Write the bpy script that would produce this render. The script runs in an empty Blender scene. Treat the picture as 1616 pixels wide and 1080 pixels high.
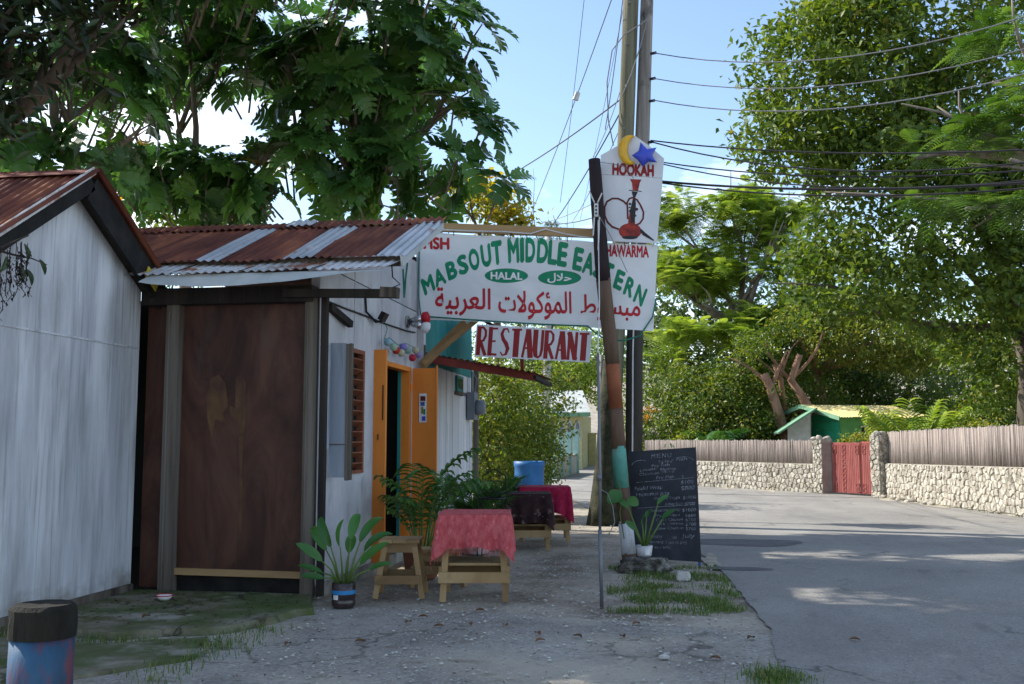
import bpy, bmesh, math, random
import numpy as np
from mathutils import Vector, Matrix, noise

random.seed(7); RNG = np.random.default_rng(7)
scene = bpy.context.scene
COL = scene.collection
# ------------------------------------------------------------------ camera
EYE = 1.3; FPX = 1571.0; PITCH = math.atan(155 / FPX); YAW = math.radians(9.07)
cam_data = bpy.data.cameras.new('camera'); cam = bpy.data.objects.new('camera', cam_data); COL.objects.link(cam)
cam_data.sensor_width = 36.0; cam_data.lens = 36.0 * FPX / 1616.0
cam_data.clip_start = 0.05; cam_data.clip_end = 2000
cam.location = (0, 0, EYE); cam.rotation_euler = (math.pi / 2 + PITCH, 0, YAW)
scene.camera = cam
# ------------------------------------------------------------------ sky, sun, exposure
SUN_AZ = math.radians(-74)      # measured from +Y towards +X
SUN_EL = math.radians(40)
world = bpy.data.worlds.new('World'); scene.world = world; world.use_nodes = True
wn = world.node_tree; wn.nodes.clear()
def _n(t, kind, **kw):
    n = t.nodes.new(kind)
    for k, v in kw.items(): setattr(n, k, v)
    return n
wo = _n(wn, 'ShaderNodeOutputWorld'); bg = _n(wn, 'ShaderNodeBackground')
sky = _n(wn, 'ShaderNodeTexSky', sky_type='NISHITA', sun_disc=False, sun_elevation=SUN_EL, sun_rotation=SUN_AZ, altitude=50, air_density=1.0, dust_density=0.6, ozone_density=1.6)
tc = _n(wn, 'ShaderNodeTexCoord'); mp = _n(wn, 'ShaderNodeMapping'); mp.inputs['Scale'].default_value = (1.0, 1.0, 2.6); mp.inputs['Location'].default_value = (0.35, 0.2, 0.1)
cn = _n(wn, 'ShaderNodeTexNoise'); cn.inputs['Scale'].default_value = 3.1; cn.inputs['Detail'].default_value = 8; cn.inputs['Roughness'].default_value = 0.58
cr = _n(wn, 'ShaderNodeValToRGB'); cr.color_ramp.elements[0].position = 0.52; cr.color_ramp.elements[1].position = 0.72
mx = _n(wn, 'ShaderNodeMixRGB'); mx.inputs['Color2'].default_value = (9.5, 9.7, 10.0, 1)
wn.links.new(tc.outputs['Generated'], mp.inputs['Vector']); wn.links.new(mp.outputs[0], cn.inputs['Vector']); wn.links.new(cn.outputs['Fac'], cr.inputs[0])
wn.links.new(cr.outputs[0], mx.inputs['Fac']); wn.links.new(sky.outputs[0], mx.inputs['Color1']); wn.links.new(mx.outputs[0], bg.inputs['Color'])
bg.inputs['Strength'].default_value = 0.15
wn.links.new(bg.outputs[0], wo.inputs['Surface'])
sun_data = bpy.data.lights.new('sun', 'SUN'); sun = bpy.data.objects.new('sun', sun_data); COL.objects.link(sun)
sun_data.energy = 4.5; sun_data.angle = math.radians(0.5); sun_data.color = (1.0, 0.94, 0.84)
TO_SUN = Vector((math.sin(SUN_AZ) * math.cos(SUN_EL), math.cos(SUN_AZ) * math.cos(SUN_EL), math.sin(SUN_EL)))
sun.rotation_euler = TO_SUN.to_track_quat('Z', 'Y').to_euler()
scene.view_settings.view_transform = 'Standard'; scene.view_settings.look = 'None'
scene.view_settings.exposure = 0.85; scene.view_settings.gamma = 1.0; scene.view_settings.use_curve_mapping = False
scene.cycles.max_bounces = 6; scene.cycles.transparent_max_bounces = 8
scene.cycles.use_denoising = True

# ------------------------------------------------------------------ pixels of the photograph to places
_cp, _sp = math.cos(PITCH), math.sin(PITCH); _ct, _st = math.cos(YAW), math.sin(YAW)
def ray(px, py):
    x = (px - 808) / FPX; y = -(py - 540) / FPX
    up = y * _cp + _sp; fw = _cp - y * _sp
    return Vector((x * _ct - fw * _st, x * _st + fw * _ct, up))
def at_y(px, py, y):
    r = ray(px, py); t = y / r.y
    return Vector((r.x * t, y, EYE + r.z * t))
def at_x(px, py, x):
    r = ray(px, py); t = x / r.x
    return Vector((x, r.y * t, EYE + r.z * t))
def smooth(t):
    t = max(0.0, min(1.0, t)); return t * t * (3 - 2 * t)
def gz(x, y):
    z = -0.25 * smooth((y - 11.5) / 11.0)
    if y > 44: z += 0.0011 * min(y - 44, 40) ** 2
    if y > 84: z += 0.088 * (y - 84)
    return z
def on_ground(px, py):
    r = ray(px, py); z = 0.0
    for _ in range(12):
        t = min(90 / r.y, (z - EYE) / r.z) if r.z < 0 else 90 / r.y; z = gz(r.x * t, r.y * t)
    return Vector((r.x * t, r.y * t, z))
def gp(x, y, dz=0.0): return Vector((x, y, gz(x, y) + dz))

# ------------------------------------------------------------------ materials
def mat(name, cols, sc=4.0, st=(1, 1, 1), det=6, dist=0.0, r=0.85, bump=0.15, bsc=None, layers=(), metal=0.0, spec=0.3, rand=0.0, lo=0.35, hi=0.65, tr=0.0, coat=0.0):
    """noise-driven colour; layers: (kind, rgb, scale, stretch, lo, hi[, strength]) with kind noise / vor / high / low"""
    m = bpy.data.materials.new(name); m.use_nodes = True; t = m.node_tree; t.nodes.clear()
    out = _n(t, 'ShaderNodeOutputMaterial'); b = _n(t, 'ShaderNodeBsdfPrincipled')
    b.inputs['Roughness'].default_value = r; b.inputs['Metallic'].default_value = metal; b.inputs['Specular IOR Level'].default_value = spec
    b.inputs['Coat Weight'].default_value = coat
    co = _n(t, 'ShaderNodeTexCoord'); oi = _n(t, 'ShaderNodeObjectInfo'); ml = _n(t, 'ShaderNodeMath', operation='MULTIPLY'); ml.inputs[1].default_value = 41.0
    t.links.new(oi.outputs['Random'], ml.inputs[0])
    ad = _n(t, 'ShaderNodeVectorMath', operation='ADD'); t.links.new(co.outputs['Object'], ad.inputs[0]); t.links.new(ml.outputs[0], ad.inputs[1])
    def tex(kind, scale, stretch, detail=6, distortion=0.0):
        mpn = _n(t, 'ShaderNodeMapping'); mpn.inputs['Scale'].default_value = stretch; t.links.new(ad.outputs[0], mpn.inputs['Vector'])
        if kind == 'vor':
            n = _n(t, 'ShaderNodeTexVoronoi'); n.inputs['Scale'].default_value = scale; t.links.new(mpn.outputs[0], n.inputs['Vector']); return n.outputs['Color']
        n = _n(t, 'ShaderNodeTexNoise'); n.inputs['Scale'].default_value = scale; n.inputs['Detail'].default_value = detail; n.inputs['Distortion'].default_value = distortion
        n.inputs['Roughness'].default_value = 0.6
        t.links.new(mpn.outputs[0], n.inputs['Vector']); return n.outputs['Fac']
    f = tex('noise', sc, st, det, dist)
    ramp = _n(t, 'ShaderNodeValToRGB'); el = ramp.color_ramp.elements
    k = len(cols)
    el[0].position = lo; el[0].color = (*cols[0], 1); el[1].position = hi; el[1].color = (*cols[-1], 1)
    for i in range(1, k - 1):
        e = el.new(lo + (hi - lo) * i / (k - 1)); e.color = (*cols[i], 1)
    t.links.new(f, ramp.inputs[0]); cur = ramp.outputs[0]
    for L in layers:
        kind, rgb, s2, st2, l2, h2 = L[:6]; amt = L[6] if len(L) > 6 else 1.0
        if kind in ('high', 'low'):
            sx = _n(t, 'ShaderNodeSeparateXYZ'); t.links.new(co.outputs['Object'], sx.inputs[0])
            fn = tex('noise', s2, st2); a2 = _n(t, 'ShaderNodeMath', operation='MULTIPLY_ADD'); a2.inputs[1].default_value = 0.8; t.links.new(fn, a2.inputs[0]); t.links.new(sx.outputs['Z'], a2.inputs[2]); src = a2.outputs[0]
        elif kind == 'crack':
            nz = _n(t, 'ShaderNodeTexNoise'); nz.inputs['Scale'].default_value = 3.0; nz.inputs['Detail'].default_value = 5; t.links.new(ad.outputs[0], nz.inputs['Vector'])
            va = _n(t, 'ShaderNodeVectorMath', operation='MULTIPLY_ADD'); va.inputs[1].default_value = (.9, .9, 0); t.links.new(nz.outputs['Color'], va.inputs[0]); t.links.new(ad.outputs[0], va.inputs[2])
            vo = _n(t, 'ShaderNodeTexVoronoi', feature='DISTANCE_TO_EDGE'); vo.inputs['Scale'].default_value = s2; t.links.new(va.outputs[0], vo.inputs['Vector'])
            m1 = _n(t, 'ShaderNodeMapRange'); m1.inputs['From Max'].default_value = st2; m1.inputs['To Min'].default_value = 1; m1.inputs['To Max'].default_value = 0; t.links.new(vo.outputs['Distance'], m1.inputs['Value'])
            m2 = _n(t, 'ShaderNodeMapRange'); m2.inputs['From Min'].default_value = .47; m2.inputs['From Max'].default_value = .58; t.links.new(tex('noise', s2 * 1.1, (1, 1, 1)), m2.inputs['Value'])
            m3 = _n(t, 'ShaderNodeMath', operation='MULTIPLY'); t.links.new(m1.outputs[0], m3.inputs[0]); t.links.new(m2.outputs[0], m3.inputs[1]); src = m3.outputs[0]
        else: src = tex(kind, s2, st2)
        mr = _n(t, 'ShaderNodeMapRange'); mr.inputs['From Min'].default_value = l2; mr.inputs['From Max'].default_value = h2
        mr.inputs['To Max'].default_value = amt; t.links.new(src, mr.inputs['Value'])
        mi = _n(t, 'ShaderNodeMixRGB'); mi.inputs['Color2'].default_value = (*rgb, 1)
        t.links.new(mr.outputs[0], mi.inputs['Fac']); t.links.new(cur, mi.inputs['Color1']); cur = mi.outputs[0]
    if rand:
        hs = _n(t, 'ShaderNodeHueSaturation'); m2 = _n(t, 'ShaderNodeMapRange'); m2.inputs['To Min'].default_value = 1 - rand; m2.inputs['To Max'].default_value = 1 + rand
        t.links.new(oi.outputs['Random'], m2.inputs['Value']); t.links.new(m2.outputs[0], hs.inputs['Value']); t.links.new(cur, hs.inputs['Color']); cur = hs.outputs[0]
    t.links.new(cur, b.inputs['Base Color'])
    if bump:
        bn = tex('noise', bsc or sc * 4, st, 8); bu = _n(t, 'ShaderNodeBump'); bu.inputs['Strength'].default_value = bump; bu.inputs['Distance'].default_value = 0.02
        t.links.new(bn, bu.inputs['Height']); t.links.new(bu.outputs[0], b.inputs['Normal'])
    if tr:
        tn = _n(t, 'ShaderNodeBsdfTranslucent'); t.links.new(cur, tn.inputs['Color']); ms = _n(t, 'ShaderNodeMixShader'); ms.inputs[0].default_value = tr
        t.links.new(b.outputs[0], ms.inputs[1]); t.links.new(tn.outputs[0], ms.inputs[2]); t.links.new(ms.outputs[0], out.inputs[0])
    else: t.links.new(b.outputs[0], out.inputs[0])
    return m
def leafmat(name, c0, c1, tr=0.35, r=0.45, c2=None):
    """leaf colour varies leaf by leaf (face attribute v and object random)"""
    m = bpy.data.materials.new(name); m.use_nodes = True; t = m.node_tree; t.nodes.clear()
    out = _n(t, 'ShaderNodeOutputMaterial'); b = _n(t, 'ShaderNodeBsdfPrincipled'); b.inputs['Roughness'].default_value = r; b.inputs['Specular IOR Level'].default_value = 0.4
    at = _n(t, 'ShaderNodeAttribute', attribute_name='v'); oi = _n(t, 'ShaderNodeObjectInfo'); a = _n(t, 'ShaderNodeMath', operation='ADD'); fr = _n(t, 'ShaderNodeMath', operation='FRACT')
    t.links.new(at.outputs['Fac'], a.inputs[0]); t.links.new(oi.outputs['Random'], a.inputs[1]); t.links.new(a.outputs[0], fr.inputs[0])
    rp = _n(t, 'ShaderNodeValToRGB'); e = rp.color_ramp.elements; e[0].color = (*c0, 1); e[1].color = (*c1, 1); e[0].position = 0.1; e[1].position = 0.85
    if c2: q = e.new(0.97); q.color = (*c2, 1)
    t.links.new(fr.outputs[0], rp.inputs[0]); t.links.new(rp.outputs[0], b.inputs['Base Color'])
    tn = _n(t, 'ShaderNodeBsdfTranslucent'); hs = _n(t, 'ShaderNodeHueSaturation'); hs.inputs['Saturation'].default_value = 1.1; hs.inputs['Value'].default_value = 1.5; hs.inputs['Hue'].default_value = 0.485
    t.links.new(rp.outputs[0], hs.inputs['Color']); t.links.new(hs.outputs[0], tn.inputs['Color'])
    ms = _n(t, 'ShaderNodeMixShader'); ms.inputs[0].default_value = tr
    t.links.new(b.outputs[0], ms.inputs[1]); t.links.new(tn.outputs[0], ms.inputs[2]); t.links.new(ms.outputs[0], out.inputs[0])
    return m
M = {}
def plain(name, c, r=0.6, bump=0.05, **k):
    return mat(name, [tuple(x * 0.8 for x in c), c], sc=6, r=r, bump=bump, **k)
M['ground'] = mat('ground', [(.16, .13, .095), (.29, .25, .195), (.38, .34, .27)], sc=1.3, det=10, bump=.6, bsc=24, r=.95, layers=[('vor', (.42, .40, .36), 42, (1, 1, 1), .72, .9, .8), ('vor', (.09, .085, .07), 30, (1, 1, 1), .8, .95, .7), ('noise', (.10, .11, .06), .7, (1, 1, 1), .56, .72, .5)])
M['apron'] = mat('apron', [(.215, .198, .17), (.36, .335, .29)], sc=.9, det=10, bump=.9, bsc=30, r=.93, layers=[('vor', (.48, .47, .44), 62, (1, 1, 1), .62, .9, .6), ('vor', (.08, .08, .078), 48, (1, 1, 1), .74, .95, .6), ('noise', (.42, .38, .30), .8, (1, 1, 1), .50, .64, .75), ('noise', (.10, .10, .09), 1.7, (1, 1, 1), .56, .72, .65), ('noise', (.16, .12, .08), 3.1, (1, 2, 1), .60, .70, .6), ('crack', (.06, .055, .045), .9, .025, 0, 1, .8)])
M['road'] = mat('road', [(.20, .19, .172), (.285, .27, .245)], sc=.35, det=8, bump=.45, bsc=60, r=.88, layers=[('vor', (.36, .36, .35), 80, (1, 1, 1), .66, .9, .6), ('vor', (.08, .08, .085), 66, (1, 1, 1), .72, .93, .6), ('noise', (.125, .12, .115), .3, (1.6, .5, 1), .50, .66, .6), ('noise', (.30, .285, .26), .9, (1, 1, 1), .58, .70, .4), ('noise', (.10, .098, .095), 2.6, (1, .35, 1), .62, .70, .45), ('crack', (.05, .048, .045), .42, .012, 0, 1, .85)])
M['road_patch'] = mat('road_patch', [(.085, .085, .09), (.12, .12, .12)], sc=3, bump=.4, bsc=60, r=.9, layers=[('vor', (.2, .2, .2), 70, (1, 1, 1), .7, .92, .6)])
M['slab'] = mat('slab', [(.075, .09, .03), (.14, .13, .08), (.25, .23, .18)], sc=3.2, det=12, bump=.7, bsc=30, r=.95, layers=[('noise', (.055, .095, .018), 1.4, (1, 1, 1), .42, .62, .85), ('noise', (.34, .32, .28), 1.9, (1, 1, 1), .60, .70, .8), ('noise', (.03, .03, .02), 7, (1, 1, 1), .62, .72, .6), ('crack', (.025, .025, .015), 1.1, .03, 0, 1, .9)])
M['sand'] = mat('sand', [(.30, .26, .20), (.42, .38, .31)], sc=4, det=9, bump=.5, bsc=40, r=.95, layers=[('vor', (.16, .14, .11), 60, (1, 1, 1), .7, .95, .7)])
M['concrete'] = mat('concrete', [(.16, .155, .14), (.36, .34, .30)], sc=5, det=9, bump=.8, bsc=18, r=.95, layers=[('noise', (.06, .07, .04), 4, (1, 1, 1), .55, .7, .6)])
M['wall_white'] = mat('wall_white', [(.43, .445, .48), (.55, .565, .60), (.64, .65, .68)], sc=3.4, st=(1, 1, .14), det=8, bump=.12, r=.85, layers=[('noise', (.16, .16, .18), 5.0, (1, 1.6, .10), .52, .72, .55), ('noise', (.20, .20, .20), 1.5, (1, 1.4, .35), .50, .72, .7), ('noise', (.11, .105, .10), 9, (1, 2.0, .06), .60, .72, .6), ('noise', (.24, .24, .25), 26, (1, 1.5, .05), .55, .70, .6), ('noise', (.10, .09, .08), 40, (1, 1, 1), .70, .76, .5), ('low', (.16, .13, .09), 5, (1, 1, 1), .62, .30, .85)])
M['facade_white'] = mat('facade_white', [(.40, .40, .43), (.54, .545, .57)], sc=2.5, st=(1, 1, .5), det=8, bump=.15, r=.85, layers=[('noise', (.22, .22, .23), 5, (1, 1, .6), .54, .72, .55), ('low', (.25, .22, .18), 4, (1, 1, 1), .62, .36, .75)])
M['board_white'] = mat('board_white', [(.50, .51, .55), (.66, .67, .70)], sc=5, st=(1, 1, .08), bump=.2, r=.8, rand=.08, layers=[('noise', (.26, .24, .22), 9, (1, 1, .1), .6, .72, .8)])
M['plywood'] = mat('plywood', [(.032, .012, .008), (.062, .024, .015), (.095, .042, .026)], sc=2.4, st=(1, 1, .34), det=7, dist=1.6, bump=.1, r=.6, layers=[('noise', (.075, .055, .045), 7, (1, 1, .3), .56, .76, .6)])
M['stain'] = mat('stain', [(.052, .024, .016), (.13, .065, .025)], sc=6, st=(1, 1, .5), bump=.05, r=.6)
M['old_post'] = mat('old_post', [(.045, .037, .03), (.12, .10, .08), (.17, .15, .13)], sc=7, st=(1, 1, .06), det=8, bump=.5, r=.92)
M['dark_wood'] = mat('dark_wood', [(.012, .010, .009), (.035, .028, .024)], sc=6, st=(1, 1, .1), bump=.4, r=.9)
M['black_wood'] = mat('black_wood', [(.006, .006, .006), (.02, .018, .017)], sc=6, bump=.3, r=.9)
M['pine'] = mat('pine', [(.20, .12, .055), (.32, .205, .095), (.40, .275, .14)], sc=4, st=(.25, .25, .25), det=7, dist=1.0, bump=.2, r=.7, rand=.15, layers=[('noise', (.12, .08, .05), 6, (1, 1, 1), .6, .75, .5)])
M['timber'] = mat('timber', [(.26, .16, .075), (.38, .25, .12)], sc=5, st=(.2, 1, 1), det=7, bump=.25, r=.75, rand=.1)
M['orange'] = mat('orange', [(.62, .19, .028), (.72, .24, .04)], sc=3, st=(1, 1, .3), bump=.1, r=.5, rand=.06, layers=[('noise', (.30, .09, .03), 12, (1, 1, .3), .66, .78, .6)])
M['brown_red'] = mat('brown_red', [(.16, .055, .03), (.26, .09, .045)], sc=5, st=(1, 1, .2), bump=.2, r=.7)
M['grey_shutter'] = mat('grey_shutter', [(.27, .31, .37), (.40, .44, .50)], sc=4, st=(1, 1, .15), bump=.25, r=.75, layers=[('noise', (.16, .15, .14), 10, (1, 1, .08), .58, .7, .8)])
M['teal'] = mat('teal', [(.015, .17, .17), (.03, .25, .24)], sc=4, st=(1, 1, .2), bump=.1, r=.6, layers=[('noise', (.02, .08, .08), 7, (1, 1, .2), .6, .75, .6)])
M['rust'] = mat('rust', [(.075, .021, .014), (.145, .042, .026), (.25, .085, .04)], sc=2.8, st=(1.6, .35, .35), det=9, bump=.3, bsc=40, r=.8, rand=.22, layers=[('noise', (.27, .11, .04), 5, (1, .3, .3), .62, .8, .6), ('noise', (.30, .28, .27), 9, (1, .25, .25), .72, .8, .6)])
M['zinc'] = mat('zinc', [(.40, .43, .46), (.58, .60, .63)], sc=3, st=(1, .5, .5), bump=.2, r=.45, metal=.35, rand=.1, layers=[('noise', (.27, .11, .05), 5, (1, .6, .6), .60, .72, .85)])
M['zinc_rusty'] = mat('zinc_rusty', [(.45, .45, .45), (.62, .62, .61)], sc=3, bump=.2, r=.5, metal=.2, rand=.15, layers=[('noise', (.26, .085, .03), 2.6, (1, 1, 1), .50, .60, .95)])
M['flashing'] = mat('flashing', [(.40, .43, .42), (.56, .58, .56)], sc=2, bump=.15, r=.55, metal=.15, layers=[('noise', (.34, .25, .14), 3, (1, 3, 3), .6, .72, .5)])
M['maroon'] = mat('maroon', [(.16, .025, .02), (.25, .04, .03)], sc=6, bump=.2, r=.6, layers=[('noise', (.10, .07, .06), 9, (.3, 1, 1), .6, .72, .7)])
M['yellow_paint'] = mat('yellow_paint', [(.42, .32, .03), (.55, .43, .05)], sc=8, bump=.2, r=.7, layers=[('noise', (.06, .05, .04), 9, (1, 1, 1), .6, .7, .8)])
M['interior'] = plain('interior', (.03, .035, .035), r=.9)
M['vinyl'] = mat('vinyl', [(.72, .74, .76), (.80, .81, .82)], sc=1.5, bump=.0, r=.42, tr=.32, layers=[('noise', (.55, .56, .57), 2.2, (1, 1, 2), .58, .78, .4)])
M['sign_white'] = mat('sign_white', [(.66, .68, .72), (.76, .77, .80)], sc=2, bump=.03, r=.5, tr=.15, layers=[('noise', (.5, .5, .5), 5, (1, 1, .3), .62, .78, .4)])
M['ink_green'] = plain('ink_green', (.0, .235, .11), r=.5)
M['ink_red'] = plain('ink_red', (.46, .012, .025), r=.5)
M['ink_dark_red'] = plain('ink_dark_red', (.27, .012, .015), r=.5)
M['ink_white'] = plain('ink_white', (.8, .8, .8), r=.5)
M['ink_black'] = plain('ink_black', (.02, .02, .02), r=.5)
M['ink_glass'] = mat('ink_glass', [(.13, .006, .005), (.38, .025, .012)], sc=16, bump=0, r=.4)
M['ink_hose'] = plain('ink_hose', (.12, .012, .012), r=.5)
M['chalk'] = mat('chalk', [(.06, .063, .075), (.34, .35, .39)], sc=26, bump=0, r=.95)
M['slate'] = mat('slate', [(.018, .020, .026), (.040, .044, .055)], sc=2.2, det=8, bump=.05, r=.7, layers=[('noise', (.075, .08, .095), 3, (1, 1, .5), .55, .75, .5)])
M['blue_paint'] = plain('blue_paint', (.03, .12, .35), r=.5)
M['bollard_blue'] = mat('bollard_blue', [(.014, .05, .10), (.03, .095, .18)], sc=5, st=(1, 1, .3), bump=.3, r=.6, layers=[('noise', (.14, .03, .04), 6, (1, 1, .4), .50, .60, .85), ('noise', (.02, .03, .06), 9, (1, 1, .3), .6, .72, .7)])
M['burnt'] = mat('burnt', [(.005, .005, .004), (.018, .017, .013)], sc=12, st=(1, 1, .3), bump=.9, r=.95)
M['pole_green'] = mat('pole_green', [(.10, .10, .065), (.22, .21, .15)], sc=8, st=(1, 1, .05), det=8, bump=.5, r=.9)
M['pole_grey'] = mat('pole_grey', [(.17, .155, .14), (.36, .33, .30)], sc=8, st=(1, 1, .05), det=8, bump=.5, r=.9, layers=[('noise', (.03, .028, .025), 2.2, (1, 1, .5), .56, .66, .8), ('low', (.02, .018, .016), 2, (1, 1, .4), 4.4, 3.6, .9)])
M['pole_concrete'] = plain('pole_concrete', (.42, .41, .39), r=.9)
M['wire'] = plain('wire', (.02, .02, .024), r=.6, bump=0)
M['wire_grey'] = plain('wire_grey', (.22, .22, .23), r=.5, bump=0)
M['cord_white'] = plain('cord_white', (.62, .62, .62), r=.6, bump=0)
M['cord_green'] = plain('cord_green', (.01, .17, .12), r=.5, bump=0)
M['steel'] = plain('steel', (.17, .18, .20), r=.45, metal=.4)
M['chrome'] = plain('chrome', (.5, .5, .52), r=.2, metal=.9, bump=0)
M['crescent'] = mat('crescent', [(.75, .42, .02), (.85, .52, .03)], sc=3, r=.35, bump=.05, tr=.2, spec=.5)
M['star'] = mat('star', [(.03, .05, .48), (.06, .10, .62)], sc=3, r=.35, bump=.05, tr=.2, spec=.5)
def weave(n, c, c2): return mat(n, [c, c2], sc=26, st=(1, 1, .5), det=4, bump=.5, bsc=160, r=.95, layers=[('noise', tuple(min(1, x * 1.5 + .1) for x in c2), 42, (1, 1, .35), .60, .70, .55)])
M['cloth_rose'] = weave('cloth_rose', (.42, .055, .065), (.56, .13, .135))
M['cloth_crimson'] = weave('cloth_crimson', (.30, .008, .04), (.42, .02, .07))
M['cloth_brown'] = mat('cloth_brown', [(.02, .010, .012), (.05, .022, .022)], sc=12, bump=.3, bsc=90, r=.95, layers=[('noise', (.22, .14, .13), 11, (1, 1, 1), .60, .64, .6)])
M['terracotta'] = plain('terracotta', (.30, .12, .07), r=.85)
M['pot_white'] = mat('pot_white', [(.45, .45, .44), (.6, .6, .6)], sc=4, r=.5, bump=.05, layers=[('noise', (.16, .13, .1), 5, (1, 1, 1), .56, .68, .8)])
M['jug'] = mat('jug', [(.02, .015, .016), (.05, .028, .028)], sc=9, r=.25, bump=.1, spec=.6)
M['jug_label'] = plain('jug_label', (.03, .22, .5), r=.4)
M['soil'] = plain('soil', (.04, .03, .022), r=.95, bump=.6)
M['barrel'] = mat('barrel', [(.018, .11, .31), (.03, .16, .40)], sc=4, r=.5, bump=.08, layers=[('noise', (.10, .12, .17), 7, (1, 1, .3), .6, .75, .5)])
M['iron'] = plain('iron', (.012, .012, .013), r=.5)
M['meter_grey'] = plain('meter_grey', (.20, .23, .28), r=.5)
M['stone'] = mat('stone', [(.20, .175, .14), (.38, .35, .29), (.52, .49, .42)], sc=7, det=8, bump=.8, bsc=22, r=.95, rand=.16, layers=[('noise', (.10, .085, .065), 6, (1, 1, .6), .54, .70, .75)])
M['mortar'] = mat('mortar', [(.26, .235, .19), (.42, .39, .33)], sc=5, bump=.6, r=.95)
M['bamboo'] = mat('bamboo', [(.20, .165, .145), (.34, .29, .26)], sc=5, st=(1, 1, .3), bump=.3, r=.85, rand=.28)
M['pillar_plaster'] = mat('pillar_plaster', [(.28, .20, .18), (.38, .29, .27)], sc=4, bump=.3, r=.9, layers=[('noise', (.2, .17, .15), 6, (1, 1, .4), .58, .7, .6)])
M['gate_red'] = mat('gate_red', [(.21, .05, .045), (.30, .085, .075)], sc=6, st=(1, 1, .25), bump=.2, r=.75, rand=.1, layers=[('noise', (.36, .19, .165), 7, (1, 1, .4), .58, .72, .6), ('noise', (.10, .04, .035), 9, (1, 1, .3), .60, .72, .6)])
M['house_green'] = mat('house_green', [(.10, .30, .10), (.14, .38, .13)], sc=3, bump=.05, r=.8)
M['house_teal'] = mat('house_teal', [(.01, .21, .11), (.02, .28, .15)], sc=3, bump=.08, r=.7, rand=.1)
M['house_white'] = plain('house_white', (.62, .63, .62), r=.8)
M['roof_yellow'] = mat('roof_yellow', [(.52, .42, .16), (.64, .54, .25)], sc=3, bump=.1, r=.7, rand=.1, layers=[('noise', (.34, .27, .14), 5, (1, 1, 1), .6, .74, .6)])
M['trim_green'] = plain('trim_green', (.17, .33, .21), r=.7)
M['glass_dark'] = plain('glass_dark', (.03, .035, .04), r=.15, bump=0)
M['cream'] = plain('cream', (.60, .56, .30), r=.8)
M['wall_aqua'] = plain('wall_aqua', (.35, .55, .52), r=.8)
M['bark'] = mat('bark', [(.06, .05, .04), (.15, .125, .10)], sc=5, st=(1, 1, .3), det=8, bump=.8, r=.95)
M['bark_pale'] = mat('bark_pale', [(.13, .105, .085), (.26, .22, .19)], sc=6, st=(1, 1, .4), det=8, bump=.5, r=.95)
M['bark_red'] = mat('bark_red', [(.20, .105, .07), (.34, .20, .14)], sc=5, st=(1, 1, .4), det=8, bump=.5, r=.95)
M['moss_bark'] = mat('moss_bark', [(.014, .018, .008), (.05, .05, .03)], sc=7, det=8, bump=.9, r=.95)
M['dry'] = plain('dry', (.035, .025, .022), r=.9)
M['pebble'] = mat('pebble', [(.30, .29, .26), (.5, .49, .45)], sc=5, r=.9, bump=.2)
M['breadfruit_leaf'] = leafmat('breadfruit_leaf', (.030, .09, .024), (.085, .20, .042), tr=.34, r=.4)
M['breadfruit_young'] = leafmat('breadfruit_young', (.06, .17, .025), (.11, .24, .04), tr=.35, r=.4)
M['leaf_yellow'] = leafmat('leaf_yellow', (.42, .28, .03), (.55, .36, .04), tr=.4)
M['fruit'] = plain('fruit', (.14, .24, .04), r=.6)
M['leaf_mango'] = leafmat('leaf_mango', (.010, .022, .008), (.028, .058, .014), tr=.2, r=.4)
M['leaf_big'] = leafmat('leaf_big', (.045, .095, .014), (.15, .21, .028), tr=.4, r=.55, c2=(.20, .19, .04))
M['leaf_bright'] = leafmat('leaf_bright', (.10, .16, .025), (.24, .27, .045), tr=.45, r=.5, c2=(.38, .30, .05))
M['leaf_fern'] = leafmat('leaf_fern', (.13, .22, .03), (.27, .36, .065), tr=.45, r=.55)
M['leaf_fern_near'] = leafmat('leaf_fern_near', (.05, .12, .018), (.10, .19, .03), tr=.35, r=.55)
M['leaf_hedge'] = leafmat('leaf_hedge', (.045, .095, .014), (.17, .23, .028), tr=.38, r=.5, c2=(.26, .24, .04))
M['leaf_croton'] = leafmat('leaf_croton', (.14, .20, .03), (.40, .34, .035), tr=.45, r=.45, c2=(.4, .16, .03))
M['leaf_palm'] = leafmat('leaf_palm', (.030, .095, .018), (.07, .17, .035), tr=.28, r=.38)
M['leaf_pot'] = leafmat('leaf_pot', (.035, .13, .025), (.075, .22, .045), tr=.3, r=.35)
M['leaf_far'] = leafmat('leaf_far', (.05, .09, .03), (.10, .15, .045), tr=.35, r=.6)
M['stem_green'] = plain('stem_green', (.11, .19, .04), r=.5)
M['grass'] = leafmat('grass', (.055, .12, .02), (.13, .20, .045), tr=.3, r=.6, c2=(.28, .24, .10))
M['flower'] = leafmat('flower', (.35, .16, .03), (.50, .26, .04), tr=.4)

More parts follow.
